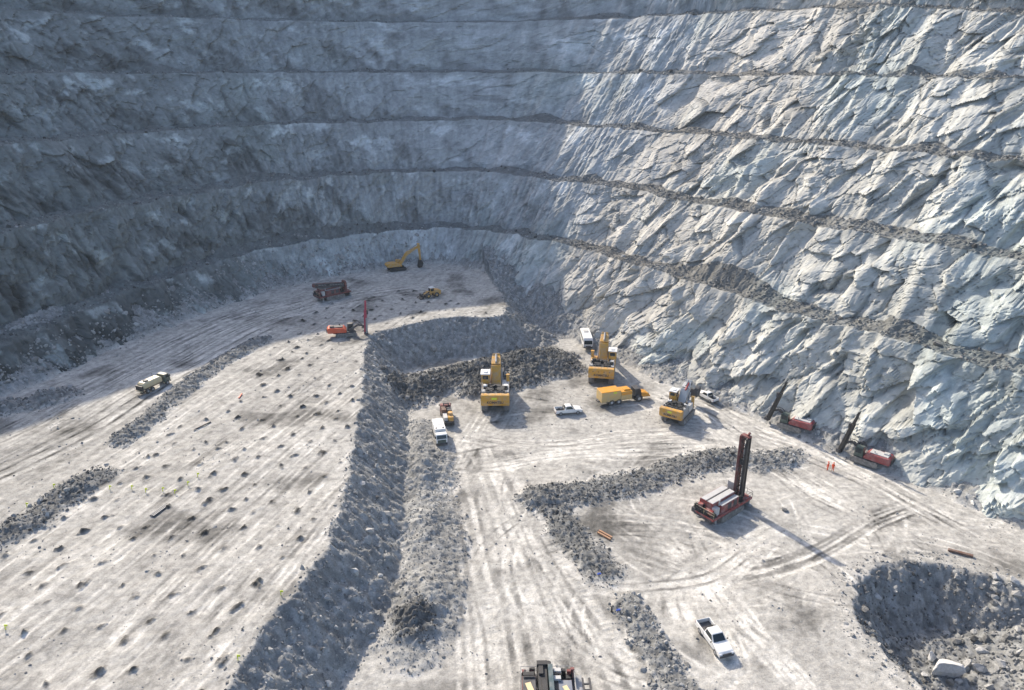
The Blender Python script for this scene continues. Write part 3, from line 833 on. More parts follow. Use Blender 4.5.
def thing(name, label, cat, group=None):
    o = bpy.data.objects.new(name, None); COL.objects.link(o); o.empty_display_size = 0.5
    o['label'] = label; o['category'] = cat
    if group: o['group'] = group
    return o
def tag(o, label, cat, group=None):
    o['label'] = label; o['category'] = cat
    if group: o['group'] = group
    return o
def heading(a, b, h=0.0):
    d = P(*b, h) - P(*a, h)
    return math.atan2(-d[0], d[1])
def put(o, px, rz, h=0.0, fwd=0.0, dz=0.0):
    """stand a thing on the ground under a photo pixel, moved fwd metres along its heading"""
    p = P(px[0], px[1], h); p = p + np.array((-math.sin(rz), math.cos(rz))) * fwd
    o.location = (p[0], p[1], gz(p[0], p[1]) + dz); o.rotation_euler = (0, 0, rz)
    return o
def kids(o): return [c for c in bpy.data.objects if c.parent == o]
def clone(o, parent=None):
    c = o.copy(); COL.objects.link(c)
    if parent is not None: c.parent = parent
    for ch in kids(o): clone(ch, c)
    return c
def lettering(text, size, M, parent, mat, name='lettering'):
    cu = bpy.data.curves.new(name, 'FONT'); cu.body = text; cu.size = size; cu.align_x = 'CENTER'; cu.align_y = 'CENTER'; cu.extrude = 0.012; cu.offset = 0.025
    t = bpy.data.objects.new(name, cu); COL.objects.link(t)
    bpy.context.view_layer.update()
    me = bpy.data.meshes.new_from_object(t.evaluated_get(bpy.context.evaluated_depsgraph_get()))
    bpy.data.objects.remove(t); bpy.data.curves.remove(cu)
    me.transform(M); me.materials.clear(); me.materials.append(mat)
    o = bpy.data.objects.new(name, me); COL.objects.link(o); o.parent = parent
    return o

# ------------------------------------------------------------------ mining excavators
def mining_excavator(label, k, cab, plate, boom_mat, tip):
    """rear towards -Y; cab = -1 left, +1 right; tip = (boom end y,z, stick end y,z, bucket y,z)"""
    SCL[0] = k
    t = thing('mining_excavator', label, 'excavator', 'large yellow excavators working in the pit')
    for sx in (-1, 1):
        tr = GG().crawler(sx * 2.35, 1.25, 8.6, 1.75).part('crawler_track', TRK, t)
        g = GG().box((sx * 2.35, 0, 0.9), (0.7, 6.6, 0.9))
        for y in (-2.6, -1.3, 0, 1.3, 2.6): g.wheel((sx * 2.35, y, 0.45), 0.36, 1.36, 12)
        g.wheel((sx * 2.35, 3.4, 0.88), 0.62, 1.36, 14).wheel((sx * 2.35, -3.4, 0.88), 0.62, 1.36, 14)
        g.part('track_frame', GRY, tr)
    GG().box((0, 0, 1.2), (3.6, 3.2, 0.9)).cyl((0, 0, 1.5), (0, 0, 2.25), 1.7, 24).part('undercarriage', GRY, t)
    GG().box((0, -0.6, 2.45), (5.8, 8.6, 0.4)).part('deck', GRY, t)
    cw = GG().prism([(-6.1, 2.35), (-6.35, 2.9), (-6.35, 4.6), (-6.1, 4.85), (-5.0, 4.85), (-5.0, 2.2)], -3.0, 3.0, 0.12).part('counterweight', YEL, t)
    lettering('KOMATSU', 0.74 * k, Matrix.Translation((0, -6.362 * k, 3.25 * k)) @ Matrix.Rotation(math.pi / 2, 4, 'X'), cw, BLT)
    if plate: GG().box((-0.2 if plate > 0 else 0, -6.365, 4.15), (1.1, 0.03, 0.45), bevel=0).part('number_plate', LIM, cw)
    else:
        for x in (-1.9, -0.65, 0.65, 1.9): GG().cyl((x, -6.37, 4.1), (x, -6.32, 4.1), 0.12, 8).part('lifting_eye', DGR, cw)
    eh = GG().box((0, -2.9, 3.55), (5.6, 4.1, 1.8)).part('engine_housing', GRY, t)
    g = GG()
    g.box((0, -3.1, 4.52), (4.6, 3.2, 0.2)).box((-1.1, -3.2, 4.75), (1.5, 2.2, 0.4)).box((1.1, -2.9, 4.75), (1.5, 2.4, 0.5)).box((0, -1.6, 4.8), (2.2, 1.2, 0.6))
    for x in (-1.4, -0.5, 0.5, 1.4): g.cyl((x, -4.3, 4.4), (x, -4.3, 5.35), 0.17, 10)
    for x in (-1.2, 1.2): g.cyl((x, -3.2, 4.8), (x, -3.2, 5.05), 0.62, 18)
    g.part('exhaust', BLK, eh)
    g = GG()
    for x in (-2.2, 2.2):
        GG().box((x * 1.14, -3.6, 4.6), (0.7, 1.2, 0.35)).part('hatch', LGR, eh)
        GG().box((x, -1.3, 4.75), (0.9, 0.9, 0.6)).part('air_filter', WHT, eh)
    GG().rail([(-2.85, -0.9, 4.45), (-2.85, -4.9, 4.45)]).rail([(2.85, -0.9, 4.45), (2.85, -4.9, 4.45)]).rail([(-2.9, -6.0, 4.83), (2.9, -6.0, 4.83)], 0.9).part('handrail', GRY, t)
    rp = random.Random(int(k * 100))
    for nm, y0, y1, z, n_ in (('engine_pipework', -4.7, -1.0, 4.62, 32), ('swing_machinery', -0.8, 0.5, 2.66, 16)):
        g = GG().box((0, (y0 + y1) / 2, z), (5.2, y1 - y0 + 0.3, 0.1), bevel=0)
        for i in range(n_):
            x, y = rp.uniform(-2.4, 2.4), rp.uniform(y0, y1); h = rp.uniform(0.25, 0.9)
            if i % 3: g.box((x, y, z + h / 2 - 0.04), (rp.uniform(0.15, 0.6), rp.uniform(0.15, 0.7), h), bevel=0)
            else: g.cyl((x, y, z), (max(-2.5, min(2.5, x + rp.uniform(-1, 1))), max(y0, min(y1, y + rp.uniform(-1, 1))), z + rp.uniform(0.3, 0.8)), 0.08, 6)
        g.part(nm, BLK, eh if nm[0] == 'e' else t)
    GG().box((-cab * 2.6, 2.6, 4.2), (0.7, 0.7, 3.0)).box((-cab * 2.6, 2.6, 5.75), (0.8, 0.8, 0.12)).part('air_intake', YEL, t)
    # side catwalk and pump room opposite the cab
    GG().box((-cab * 2.15, 1.4, 3.45), (1.5, 3.6, 1.6)).part('pump_housing', YEL if cab > 0 else LGR, t)
    ped = GG().box((cab * 2.2, 1.6, 3.6), (1.7, 2.9, 1.9)).part('cab_base', YEL, t)
    cb = GG().frus((cab * 2.25 - 0.95, cab * 2.25 + 0.95, 0.5, 3.1, 4.56), (cab * 2.25 - 0.9, cab * 2.25 + 0.9, 0.55, 2.9, 6.6)).part('cab', YEL, t)
    GG().box((cab * 2.25, 1.7, 6.72), (2.1, 2.8, 0.22)).box((cab * 2.25, 1.5, 6.9), (0.9, 1.0, 0.25)).part('cab_roof', WHT, cb)
    g = GG()
    for sx in (-1, 1): g.box((cab * 2.25 + sx * 0.925, 1.75, 5.8), (0.03, 1.8, 1.0), bevel=0)
    g.box((cab * 2.25, 3.02, 5.8), (1.5, 0.06, 1.1), bevel=0).box((cab * 2.25, 0.515, 5.9), (1.2, 0.04, 0.8), bevel=0)
    g.part('cab_window', GLS, cb)
    GG().ladder((-3.15, -4.6, 0.05), (-3.05, -4.4, 3.3), 0.6, axis=(0, 1, 0)).part('ladder', GRY, t)
    # boom, stick, bucket
    bl = 0.55
    by, bz, sy, sz, uy, uz = tip
    bm_ = GG().beam((0, 1.6, 3.2), (0, (1.6 + by) / 2 + 0.3, (3.2 + bz) / 2 + 1.2), 2.0, 1.3, 2.1, 1.7).beam((0, (1.6 + by) / 2 + 0.3, (3.2 + bz) / 2 + 1.2), (0, by, bz), 2.1, 1.6, 1.9, 1.1).part('boom', boom_mat, t)
    GG().cyl((-1.0, by - 0.2, bz), (1.0, by - 0.2, bz), 0.45, 12).part('boom_pin', DGR, bm_)
    for sx in (-1, 1): GG().cyl((sx * 1.25, 2.6, 2.9), (sx * 1.2, (1.6 + by) / 2 + 0.6, (3.2 + bz) / 2 + 0.5), 0.24, 10).part('boom_cylinder', GRY, bm_)
    st = GG().beam((0, by - 0.4, bz + 0.3), (0, sy, sz), 1.7, 1.6, 1.4, 1.1).part('stick', boom_mat, t)
    GG().cyl((0, (1.6 + by) / 2 + 0.3, (3.2 + bz) / 2 + 2.2), (0, by - 0.4, bz + 0.8), 0.24, 10).part('stick_cylinder', GRY, st)
    g = GG().prism([(uy - 0.9, uz + 1.5), (uy + 0.9, uz + 1.7), (uy + 1.5, uz + 0.4), (uy + 0.9, uz - 0.9), (uy - 0.8, uz - 0.8), (uy - 1.3, uz + 0.2)], -1.7, 1.7, 0.08)
    for x in (-1.4, -0.7, 0, 0.7, 1.4): g.box((x, uy - 1.15, uz - 0.75), (0.22, 0.7, 0.22), rx=0.3)
    g.part('bucket', DGR, t)
    SCL[0] = 1.0
    return t
A = mining_excavator('large yellow excavator at the dark muck pile, white-roofed cab on its left side', 1.0, -1, 1, YEL, (7.4, 7.9, 12.0, 3.0, 12.0, 1.2))
put(A, (495.5, 412), heading((496, 412), (497.5, 380)), fwd=4.2)
B = mining_excavator('large yellow excavator near the white bus, middle of the three, cab on its right side', 0.98, 1, 0, YEL, (7.2, 8.2, 12.0, 3.0, 12.0, 1.2))
put(B, (601, 384), heading((601, 384), (606, 345)), fwd=4.0)
C_ = mining_excavator('smaller yellow excavator with raised dusty grey boom, closest to the sunlit wall', 0.80, -1, 1, LGR, (5.6, 7.8, 9.6, 5.0, 10.0, 3.4))
for c in kids(C_):
    if c.name.startswith('boom'):
        for x in (0.35,):
            GCY = G(); GCY.k = 0.8
            GCY.cyl((x, 2.8, 6.9), (x, 4.8, 8.2), 0.24, 10).part('red_cylinder', RED, c)
put(C_, (672, 424), heading((671, 424), (692, 402)), fwd=3.4)

# ------------------------------------------------------------------ smaller earthmovers
def bench_excavator():
    t = thing('crawler_excavator', 'yellow crawler excavator with arched boom in the shade at the back of the upper bench', 'excavator')
    for sx in (-1, 1):
        tr = G().crawler(sx * 1.35, 0.65, 5.4, 1.05).part('crawler_track', BLK, t)
        G().box((sx * 1.35, 0, 0.52), (0.4, 4.2, 0.5)).part('track_frame', DGR, tr)
    G().box((0, 0, 0.85), (2.0, 1.8, 0.5)).cyl((0, 0, 1.0), (0, 0, 1.35), 0.9, 18).part('undercarriage', DGR, t)
    G().prism([(-3.2, 1.4), (-3.3, 2.3), (-2.9, 2.7), (-0.6, 2.6), (1.2, 2.0), (1.4, 1.4)], -1.5, 1.5, 0.08).part('body', YEL, t)
    G().prism([(-3.55, 1.45), (-3.65, 2.2), (-3.3, 2.55), (-2.95, 2.5), (-2.95, 1.4)], -1.45, 1.45, 0.1).part('counterweight', YEL, t)
    c = G().frus((-1.5, -0.55, -0.2, 1.7, 1.5), (-1.45, -0.6, 0.0, 1.4, 3.2)).part('cab', YEL, t)
    g = G()
    g.box((-1.5, 0.7, 2.6), (0.05, 1.1, 0.8), bevel=0).box((-1.02, 1.58, 2.5), (0.75, 0.05, 1.0), rx=0.18, bevel=0); g.part('cab_window', GLS, c)
    b = G().beam((0.2, 1.1, 1.9), (0.2, 3.4, 5.2), 0.7, 0.8, 0.7, 1.1).beam((0.2, 3.3, 5.1), (0.2, 7.6, 7.2), 0.7, 1.1, 0.55, 0.6).part('boom', YEL, t)
    G().cyl((0.2, 1.6, 1.9), (0.2, 3.6, 4.6), 0.16, 8).part('boom_cylinder', GRY, b)
    s = G().beam((0.2, 7.4, 8.1), (0.2, 7.9, 2.6), 0.55, 0.9, 0.45, 0.5).part('stick', YEL, t)
    G().cyl((0.2, 4.4, 6.3), (0.2, 7.3, 8.0), 0.15, 8).part('stick_cylinder', GRY, s)
    G().prism([(7.4, 2.6), (8.3, 2.5), (8.7, 1.4), (8.2, 0.4), (7.0, 0.2), (7.1, 1.2)], -0.6, 1.0, 0.05).part('bucket', BLK, t)
    return t
put(bench_excavator(), (397, 270), heading((389, 270.5), (420, 267), UP_H), UP_H)

def wheel_loader():
    t = thing('wheel_loader', 'yellow wheel loader with white cab roof at the edge of the shade', 'loader')
    for y in (-1.6, 1.5):
        for sx in (-1, 1):
            w = G().wheel((sx * 1.15, y, 0.85), 0.85, 0.7, 18).part('wheel', RUB, t)
            G().wheel((sx * 1.18, y, 0.85), 0.42, 0.68, 12).part('rim', YEL, w)
    G().prism([(-3.3, 0.9), (-3.4, 1.9), (-3.0, 2.4), (-0.9, 2.5), (-0.7, 0.8)], -1.1, 1.1, 0.1).part('rear_body', YEL, t)
    G().box((0, 1.2, 1.2), (1.2, 2.6, 0.8)).prism([(0.6, 1.2), (0.9, 2.2), (1.5, 2.2), (2.2, 1.0)], -0.7, 0.7).part('front_frame', YEL, t)
    c = G().frus((-0.85, 0.85, -1.0, 0.6, 1.6), (-0.75, 0.75, -0.9, 0.4, 3.2)).part('cab', YEL, t)
    G().box((0, -0.25, 3.3), (1.8, 1.7, 0.2)).part('cab_roof', WHT, c)
    G().box((0.83, -0.2, 2.6), (0.06, 1.1, 0.9), bevel=0).box((-0.83, -0.2, 2.6), (0.06, 1.1, 0.9), bevel=0).box((0, 0.5, 2.6), (1.3, 0.06, 0.9), rx=0.12, bevel=0).part('cab_window', GLS, c)
    g = G()
    for sx in (-0.7, 0.7): g.beam((sx, 0.9, 2.0), (sx, 3.4, 0.7), 0.25, 0.4)
    g.part('lift_arm', DGR, t)
    g = G().prism([(3.2, 0.1), (4.6, 0.15), (4.5, 0.3), (3.6, 0.6), (3.5, 1.3), (3.2, 1.4)], -1.6, 1.6, 0.03); g.part('bucket', BLK, t)
    return t
wl = wheel_loader(); put(wl, (431, 297), heading((441, 295.5), (421, 299), UP_H), UP_H); wl.scale = (0.84,) * 3

# ------------------------------------------------------------------ drill rigs
def rotary_drill(label, mast_angle, mast_len, mat_l, mat_r, side, cabmat, top=LGR):
    """blast hole drill: tracks, machinery house, cab, mast hinged at the front; mast_angle 0 = upright, 90 = laid back over the house"""
    t = thing('rotary_drill', label, 'drill rig', 'rotary drill rigs')
    for sx in (-1, 1):
        tr = G().crawler(sx * 1.75, 0.85, 6.4, 1.25).part('crawler_track', TRK, t)
        g = G().box((sx * 1.75, 0, 0.62), (0.5, 5.0, 0.6)); g.part('track_frame', DRED, tr)
    G().box((0, 0, 1.55), (4.2, 11.2, 0.45)).part('main_frame', side, t)
    h = G().box((-0.45, -1.3, 2.75), (2.6, 6.2, 1.95)).box((1.35, -0.6, 2.5), (0.9, 4.8, 1.45)).part('machinery_house', side, t)
    G().box((-1.05, -1.3, 3.79), (1.1, 6.1, 0.12)).box((0.3, -1.3, 3.78), (1.1, 6.1, 0.10)).box((1.35, -0.6, 3.28), (0.85, 4.7, 0.1)).part('roof_panel', top, h)
    g = G().box((-0.38, -1.3, 3.82), (0.2, 6.2, 0.1), bevel=0)
    g.box((1.82, -0.8, 2.5), (0.05, 1.0, 1.1), bevel=0).box((1.82, 0.8, 2.5), (0.05, 1.0, 1.1), bevel=0).part('side_vent', DGR, h)
    g = G()
    g.box((0.5, -4.7, 2.2), (1.6, 0.8, 0.9)); g.cyl((-1.2, -4.75, 1.8), (-1.2, -4.75, 3.1), 0.45, 14); g.part('air_receiver', side, t)
    G().cyl((1.2, -3.0, 3.1), (1.2, -3.0, 4.2), 0.12, 8).box((1.25, -3.9, 2.4), (0.9, 1.0, 1.4)).part('dust_collector', LGR, t)
    G().box((0, -5.3, 1.3), (3.6, 0.7, 0.35)).box((-2.0, -5.2, 1.7), (0.7, 0.9, 0.9)).part('rear_step', DGR, t)
    c = G().box((-1.35, 4.55, 2.85), (1.35, 1.5, 2.1)).part('cab', cabmat, t)
    G().box((-2.04, 4.55, 3.2), (0.04, 1.1, 0.9), bevel=0).box((-1.35, 5.32, 3.2), (1.0, 0.04, 1.0), bevel=0).part('cab_window', GLS, c)
    G().rail([(-2.05, -5.4, 1.78), (-2.05, 3.6, 1.78)], 1.15, 0.035).rail([(2.05, -5.4, 1.78), (-2.05, -5.4, 1.78)], 1.1, 0.035).part('handrail', CRM, t)
    G().rail([(2.05, 3.4, 1.78), (2.05, 5.6, 1.78), (0.9, 5.6, 1.78)], 1.1, 0.035).part('front_handrail', DGR, t)
    for x, y in ((-1.7, 5.3), (1.7, 5.3), (-1.7, -4.2), (1.7, -4.2)): G().cyl((x, y, 0.25), (x, y, 2.0), 0.17, 10).cyl((x, y, 0.02), (x, y, 0.25), 0.5, 14).part('levelling_jack', GRY, t)
    rp = random.Random(11)
    for y0, y1 in ((-5.4, -4.4), (2.0, 3.2)):
        g = G().box((0, (y0 + y1) / 2, 1.83), (3.9, y1 - y0 + 0.2, 0.12), bevel=0)
        for i in range(18):
            x, y, h = rp.uniform(-1.8, 1.8), rp.uniform(y0, y1), rp.uniform(0.3, 1.2)
            if i % 3: g.box((x, y, 1.8 + h / 2), (rp.uniform(0.15, 0.5), rp.uniform(0.15, 0.5), h), bevel=0)
            else: g.cyl((x, y, 1.8), (x + rp.uniform(-.5, .5), y + rp.uniform(-.5, .5), 1.8 + h), 0.07, 6)
        g.part('deck_equipment', BLK, t)
    # mast: two boxed legs with lattice between, hinge at (0.2, 4.1, 2.4)
    a = R(mast_angle)
    hx, hy, hz = 0.3, 4.1, 2.3
    def mp(x, y, z):       # mast frame: z along the mast, y towards the front
        return (hx + x, hy + y * math.cos(a) - z * math.sin(a), hz + y * math.sin(a) + z * math.cos(a))
    if mast_angle > 45: hz = 3.8
    L0, L1 = (-1.6, mast_len) if mast_angle < 45 else (-0.8, mast_len)
    m = G()
    m.beam(mp(-0.62, -0.3, L0), mp(-0.62, -0.3, L1), 0.42, 0.75).beam(mp(-0.62, 0.45, L0), mp(-0.62, 0.45, L1), 0.3, 0.3)
    mo = m.part('mast', mat_l, t)
    m = G()
    m.beam(mp(0.62, -0.3, L0), mp(0.62, -0.3, L1 - 0.3), 0.34, 0.6).beam(mp(0.62, 0.45, L0), mp(0.62, 0.45, L1), 0.24, 0.24)
    n = int((L1 - L0) / 0.9)
    for i in range(n):
        z0_ = L0 + (L1 - L0) * i / n; z1_ = L0 + (L1 - L0) * (i + 1) / n
        s = 1 if i % 2 else -1
        for y in (-0.45, 0.5): m.cyl(mp(-0.5 * s, y, z0_), mp(0.5 * s, y, z1_), 0.06, 5)
        m.cyl(mp(-0.6, 0.5, z1_), mp(0.6, 0.5, z1_), 0.06, 5); m.cyl(mp(0.62, -0.3, z0_), mp(0.62, 0.45, z1_), 0.06, 5)
    m.part('mast_lattice', mat_r, mo)
    G().cyl(mp(0.1, 0.05, L0 + 1.0), mp(0.1, 0.05, L1 - 1.5), 0.16, 10).part('drill_pipe', GRY, mo)
    G().box(mp(0, 0, L1 * 0.55), (0.9, 0.7, 0.9), rx=a).part('rotary_head', DGR, mo)
    G().box(mp(0, 0, L1), (1.6, 0.9, 0.3), rx=a).cyl(mp(0.35, 0, L1 + 0.2), mp(0.35, 0.5, L1 + 0.6), 0.2, 10).part('crown_block', DRED if mat_l != RED else RED, mo)
    G().box((0.3, 4.6, 0.85), (2.2, 1.9, 1.0)).part('dust_curtain', BLK, t)
    if mast_angle > 45: G().beam((-0.5, 4.3, 1.7), (-0.5, 4.2, 5.0), 0.5, 0.6).beam((1.1, 4.3, 1.7), (1.1, 4.2, 5.0), 0.5, 0.6).beam((-0.5, 4.2, 4.9), (1.1, 4.2, 4.9), 0.4, 0.5).part('mast_support', DRED, t)
    return t
D = rotary_drill('tall red and grey rotary drill with upright mast on the open floor', 1, 11.4, paint('dark_red_mast', (0.11, 0.022, 0.024), 0.6, dust=0.25), BLK, paint('dusty_red_house', (0.26, 0.035, 0.03), 0.6, dust=0.6), LGR)
put(D, (722, 511), heading((705, 520), (744, 497)), fwd=0.0); D.scale = (0.95,) * 3
D2 = rotary_drill('dull red rotary drill with its mast lowered flat, parked in the shade', 82, 10.5, DRED, DGR, DRED, CRM, GRY)
put(D2, (333, 298), heading((316, 301), (350, 293.5), UP_H), UP_H); D2.scale = (0.88,) * 3

def crawler_drill(label, k, mast_h, lean_s, lean_f, body, cabm, mastm, top):
    """top hammer drill: two tracks, long engine body, boom holding a feed beam at the front"""
    SCL[0] = k
    t = thing('crawler_drill', label, 'drill rig', 'small crawler drills')
    for sx in (-1, 1):
        tr = GG().crawler(sx * 1.05, 0.45, 4.2, 0.85).part('crawler_track', TRK, t)
        GG().box((sx * 1.05, 0, 0.43), (0.3, 3.3, 0.4)).part('track_frame', DGR, tr)
    GG().box((0, -0.4, 0.95), (1.7, 4.4, 0.35)).part('chassis', DGR, t)
    b = GG().prism([(-3.7, 1.05), (-3.85, 1.9), (-3.5, 2.25), (-0.3, 2.1), (0.2, 1.5), (0.2, 1.05)], -1.15, 1.15, 0.06).part('engine_body', body, t)
    g = GG().box((0, -1.9, 2.26), (1.5, 2.8, 0.14)).box((0.3, -2.8, 2.42), (0.8, 0.8, 0.25)); g.cyl((-0.5, -1.2, 2.2), (-0.5, -1.2, 2.65), 0.1, 8); g.part('top_cover', top, b)
    GG().box((0, -3.9, 1.6), (1.9, 0.12, 0.9)).part('radiator', BLK, b)
    c = GG().frus((-1.1, 0.15, 0.35, 1.75, 1.05), (-1.05, 0.1, 0.45, 1.6, 2.65)).part('cab', cabm, t)
    GG().box((-1.1, 1.05, 2.1), (0.05, 0.9, 0.8), bevel=0).box((-0.47, 1.7, 2.1), (0.9, 0.05, 0.85), rx=0.09, bevel=0).box((0.15, 1.05, 2.1), (0.05, 0.9, 0.8), bevel=0).part('cab_window', GLS, c)
    bo = GG().beam((0.6, 0.9, 1.5), (0.55, 2.6, 2.5), 0.35, 0.45).beam((0.55, 2.6, 2.5), (0.2, 3.9, 2.1), 0.32, 0.4).part('boom', DGR, t)
    g = GG()
    pts = [Vector((0.2, 1.2, 2.2)) + Vector((0.15 * math.sin(i), i * 0.28, 1.0 * math.sin(i * 0.35))) for i in range(10)]
    for p, q in zip(pts[:-1], pts[1:]): g.cyl(p, q, 0.06, 6)
    g.part('hose', BLK, bo)
    f0 = Vector((0.1, 4.25, 0.1)); f1 = f0 + Vector((math.sin(R(lean_s)), math.sin(R(lean_f)), 1).__iter__() if False else (math.tan(R(lean_s)), math.tan(R(lean_f)), 1.0)) * mast_h
    d = (f1 - f0)
    m = GG().beam(f0, f0 + d * 0.72, 0.78, 0.6, 0.66, 0.55).beam(f0 + d * 0.70, f1, 0.42, 0.4, 0.28, 0.3).part('feed_beam', mastm, t)
    GG().beam(f0 + d * 0.12 + Vector((0.1, 0.34, 0)), f0 + d * 0.68 + Vector((0.1, 0.34, 0)), 0.14, 0.14).cyl(f0 + d * 0.05 + Vector((0.35, 0.2, 0)), f0 + d * 0.5 + Vector((0.35, 0.2, 0)), 0.22, 10).part('drill_rod', GRY, m)
    GG().box(f0 + d * 0.66 + Vector((0, 0.35, 0)), (0.5, 0.45, 0.9)).part('rock_drill', DGR, m)
    GG().box(f0 + Vector((0, 0.1, 0.35)), (0.9, 0.8, 0.6)).part('suction_hood', DGR, m)
    SCL[0] = 1.0
    return t
d11 = crawler_drill('red crawler drill with leaning dark mast below the sunlit wall, nearer the excavators', 1.13, 8.6, -6, -17, paint('dark_red_body', (0.26, 0.025, 0.03), 0.5, dust=0.35), GRN, BLK, LGR)
put(d11, (789, 431), heading((806, 436), (768, 424.5)), fwd=-0.2)
d12 = crawler_drill('red crawler drill with slender leaning mast below the sunlit wall, rightmost machine', 1.13, 8.4, -6, -14, bpy.data.materials['dark_red_body'], GRN, BLK, LGR)
put(d12, (864, 463), heading((884, 471), (842, 456.5)), fwd=-0.2)
d19 = crawler_drill('orange crawler drill with upright crimson mast on the sunlit edge of the upper bench', 1.12, 7.6, 1, 3, ORED, DGR, paint('crimson_mast', (0.38, 0.03, 0.07), 0.55, dust=0.15), DGR)
put(d19, (346, 335), heading((332, 336), (360, 334), UP_H), UP_H)

def bottom_rig():
    """large tracked rig at the lower frame edge, seen from above"""
    t = thing('tracked_rig', 'black topped tracked rig with red corners and side stairs, cut by the bottom edge', 'drill rig')
    for sx in (-1, 1):
        tr = G().crawler(sx * 2.1, 0.9, 7.0, 1.4).part('crawler_track', TRK, t)
        G().box((sx * 2.1, 0, 0.7), (0.6, 5.4, 0.6)).part('track_frame', DGR, tr)
    G().box((0, 0, 1.75), (5.8, 9.6, 0.4)).part('deck', DGR, t)
    G().box((-2.05, -0.6, 2.9), (1.4, 6.6, 1.9)).box((1.65, -0.8, 2.75), (1.6, 6.4, 1.6)).part('machinery_house', DRED, t)
    G().cyl((-2.6, 2.4, 3.9), (-1.5, 2.4, 3.9), 0.22, 10).box((-2.05, 3.1, 3.4), (1.2, 0.5, 0.8)).part('winch', BLK, t)
    G().box((-2.05, -0.6, 3.9), (1.35, 6.4, 0.1)).part('left_roof', DGR, t)
    G().box((-1.95, 0.9, 3.98), (0.6, 1.7, 0.05), rz=0.3, bevel=0).box((1.75, 1.2, 3.64), (0.5, 0.8, 0.05), rz=0.4, bevel=0).part('cream_sheet', paint('cream_sheet', (0.66, 0.52, 0.30), 0.6, dust=0.1), t)
    G().box((1.65, -0.8, 3.6), (1.5, 6.2, 0.08)).part('right_roof', paint('slate_roof', (0.16, 0.18, 0.22), 0.5), t)
    g = G().box((-0.6, 0.2, 2.9), (1.0, 7.6, 1.9)).box((0.55, 1.9, 2.9), (0.9, 3.6, 1.6))
    g.box((-0.75, 3.3, 3.95), (0.5, 1.1, 0.3)).box((-0.45, 1.2, 3.95), (0.6, 1.6, 0.25)).cyl((-0.6, -0.6, 3.8), (-0.6, -0.6, 4.3), 0.3, 12).box((-0.6, 4.2, 3.5), (1.1, 0.6, 1.3))
    g.cyl((0.1, 4.1, 2.0), (0.1, 4.1, 4.2), 0.28, 12)
    g.part('engine', BLK, t)
    G().box((0.25, 0.6, 3.5), (0.5, 6.5, 1.6)).part('pipe_rack', paint('teal_steel', (0.035, 0.075, 0.09), 0.5), t)
    for x, y, z in ((1.0, 3.6, 3.6), (0.9, 2.4, 3.8)): G().box((x, y, z), (0.8, 0.5, 0.3)).part('hatch', LGR, t)
    for x, y in ((-2.5, 4.1), (-1.7, 4.25), (2.3, 4.05), (2.7, 4.3)):
        G().cyl((x, y, 1.9), (x, y, 2.9), 0.2, 12).box((x, y, 2.95), (0.42, 0.36, 0.4)).part('jack', DRED, t)
    rp = random.Random(5)
    g = G().box((0, 4.0, 1.98), (5.4, 1.2, 0.1), bevel=0)
    for i in range(34):
        x, y, h = rp.uniform(-2.6, 2.6), rp.uniform(3.5, 4.5), rp.uniform(0.3, 1.4)
        if i % 3: g.box((x, y, 1.95 + h / 2), (rp.uniform(0.15, 0.5), rp.uniform(0.15, 0.5), h), bevel=0)
        else: g.cyl((x, y, 1.95), (x + rp.uniform(-.5, .5), y + rp.uniform(-.4, .4), 1.95 + h), 0.07, 6)
    g.part('deck_equipment', BLK, t)
    G().rail([(-2.85, -4.5, 1.95), (-2.85, 4.7, 1.95), (2.85, 4.7, 1.95), (2.85, -2, 1.95)], 1.1, 0.03).part('handrail', GRY, t)
    G().box((3.78, 1.4, 1.9), (0.07, 5.4, 0.3), bevel=0).box((4.52, 1.4, 1.9), (0.07, 5.4, 0.3), bevel=0).ladder((4.15, 4.0, 2.0), (4.15, -1.2, 2.0), 0.75, 0.12, rung=0.7).part('stairs', DGR, t)
    G().box((3.3, 3.2, 2.0), (0.8, 2.4, 0.08)).part('side_platform', GRY, t)
    return t
rig = bottom_rig()
_p = P(548, 669, 3.4)
rig.location = (_p[0], _p[1] - 4.6, gz(_p[0], _p[1])); rig.rotation_euler = (0, 0, R(1)); rig.scale = (1.08,) * 3

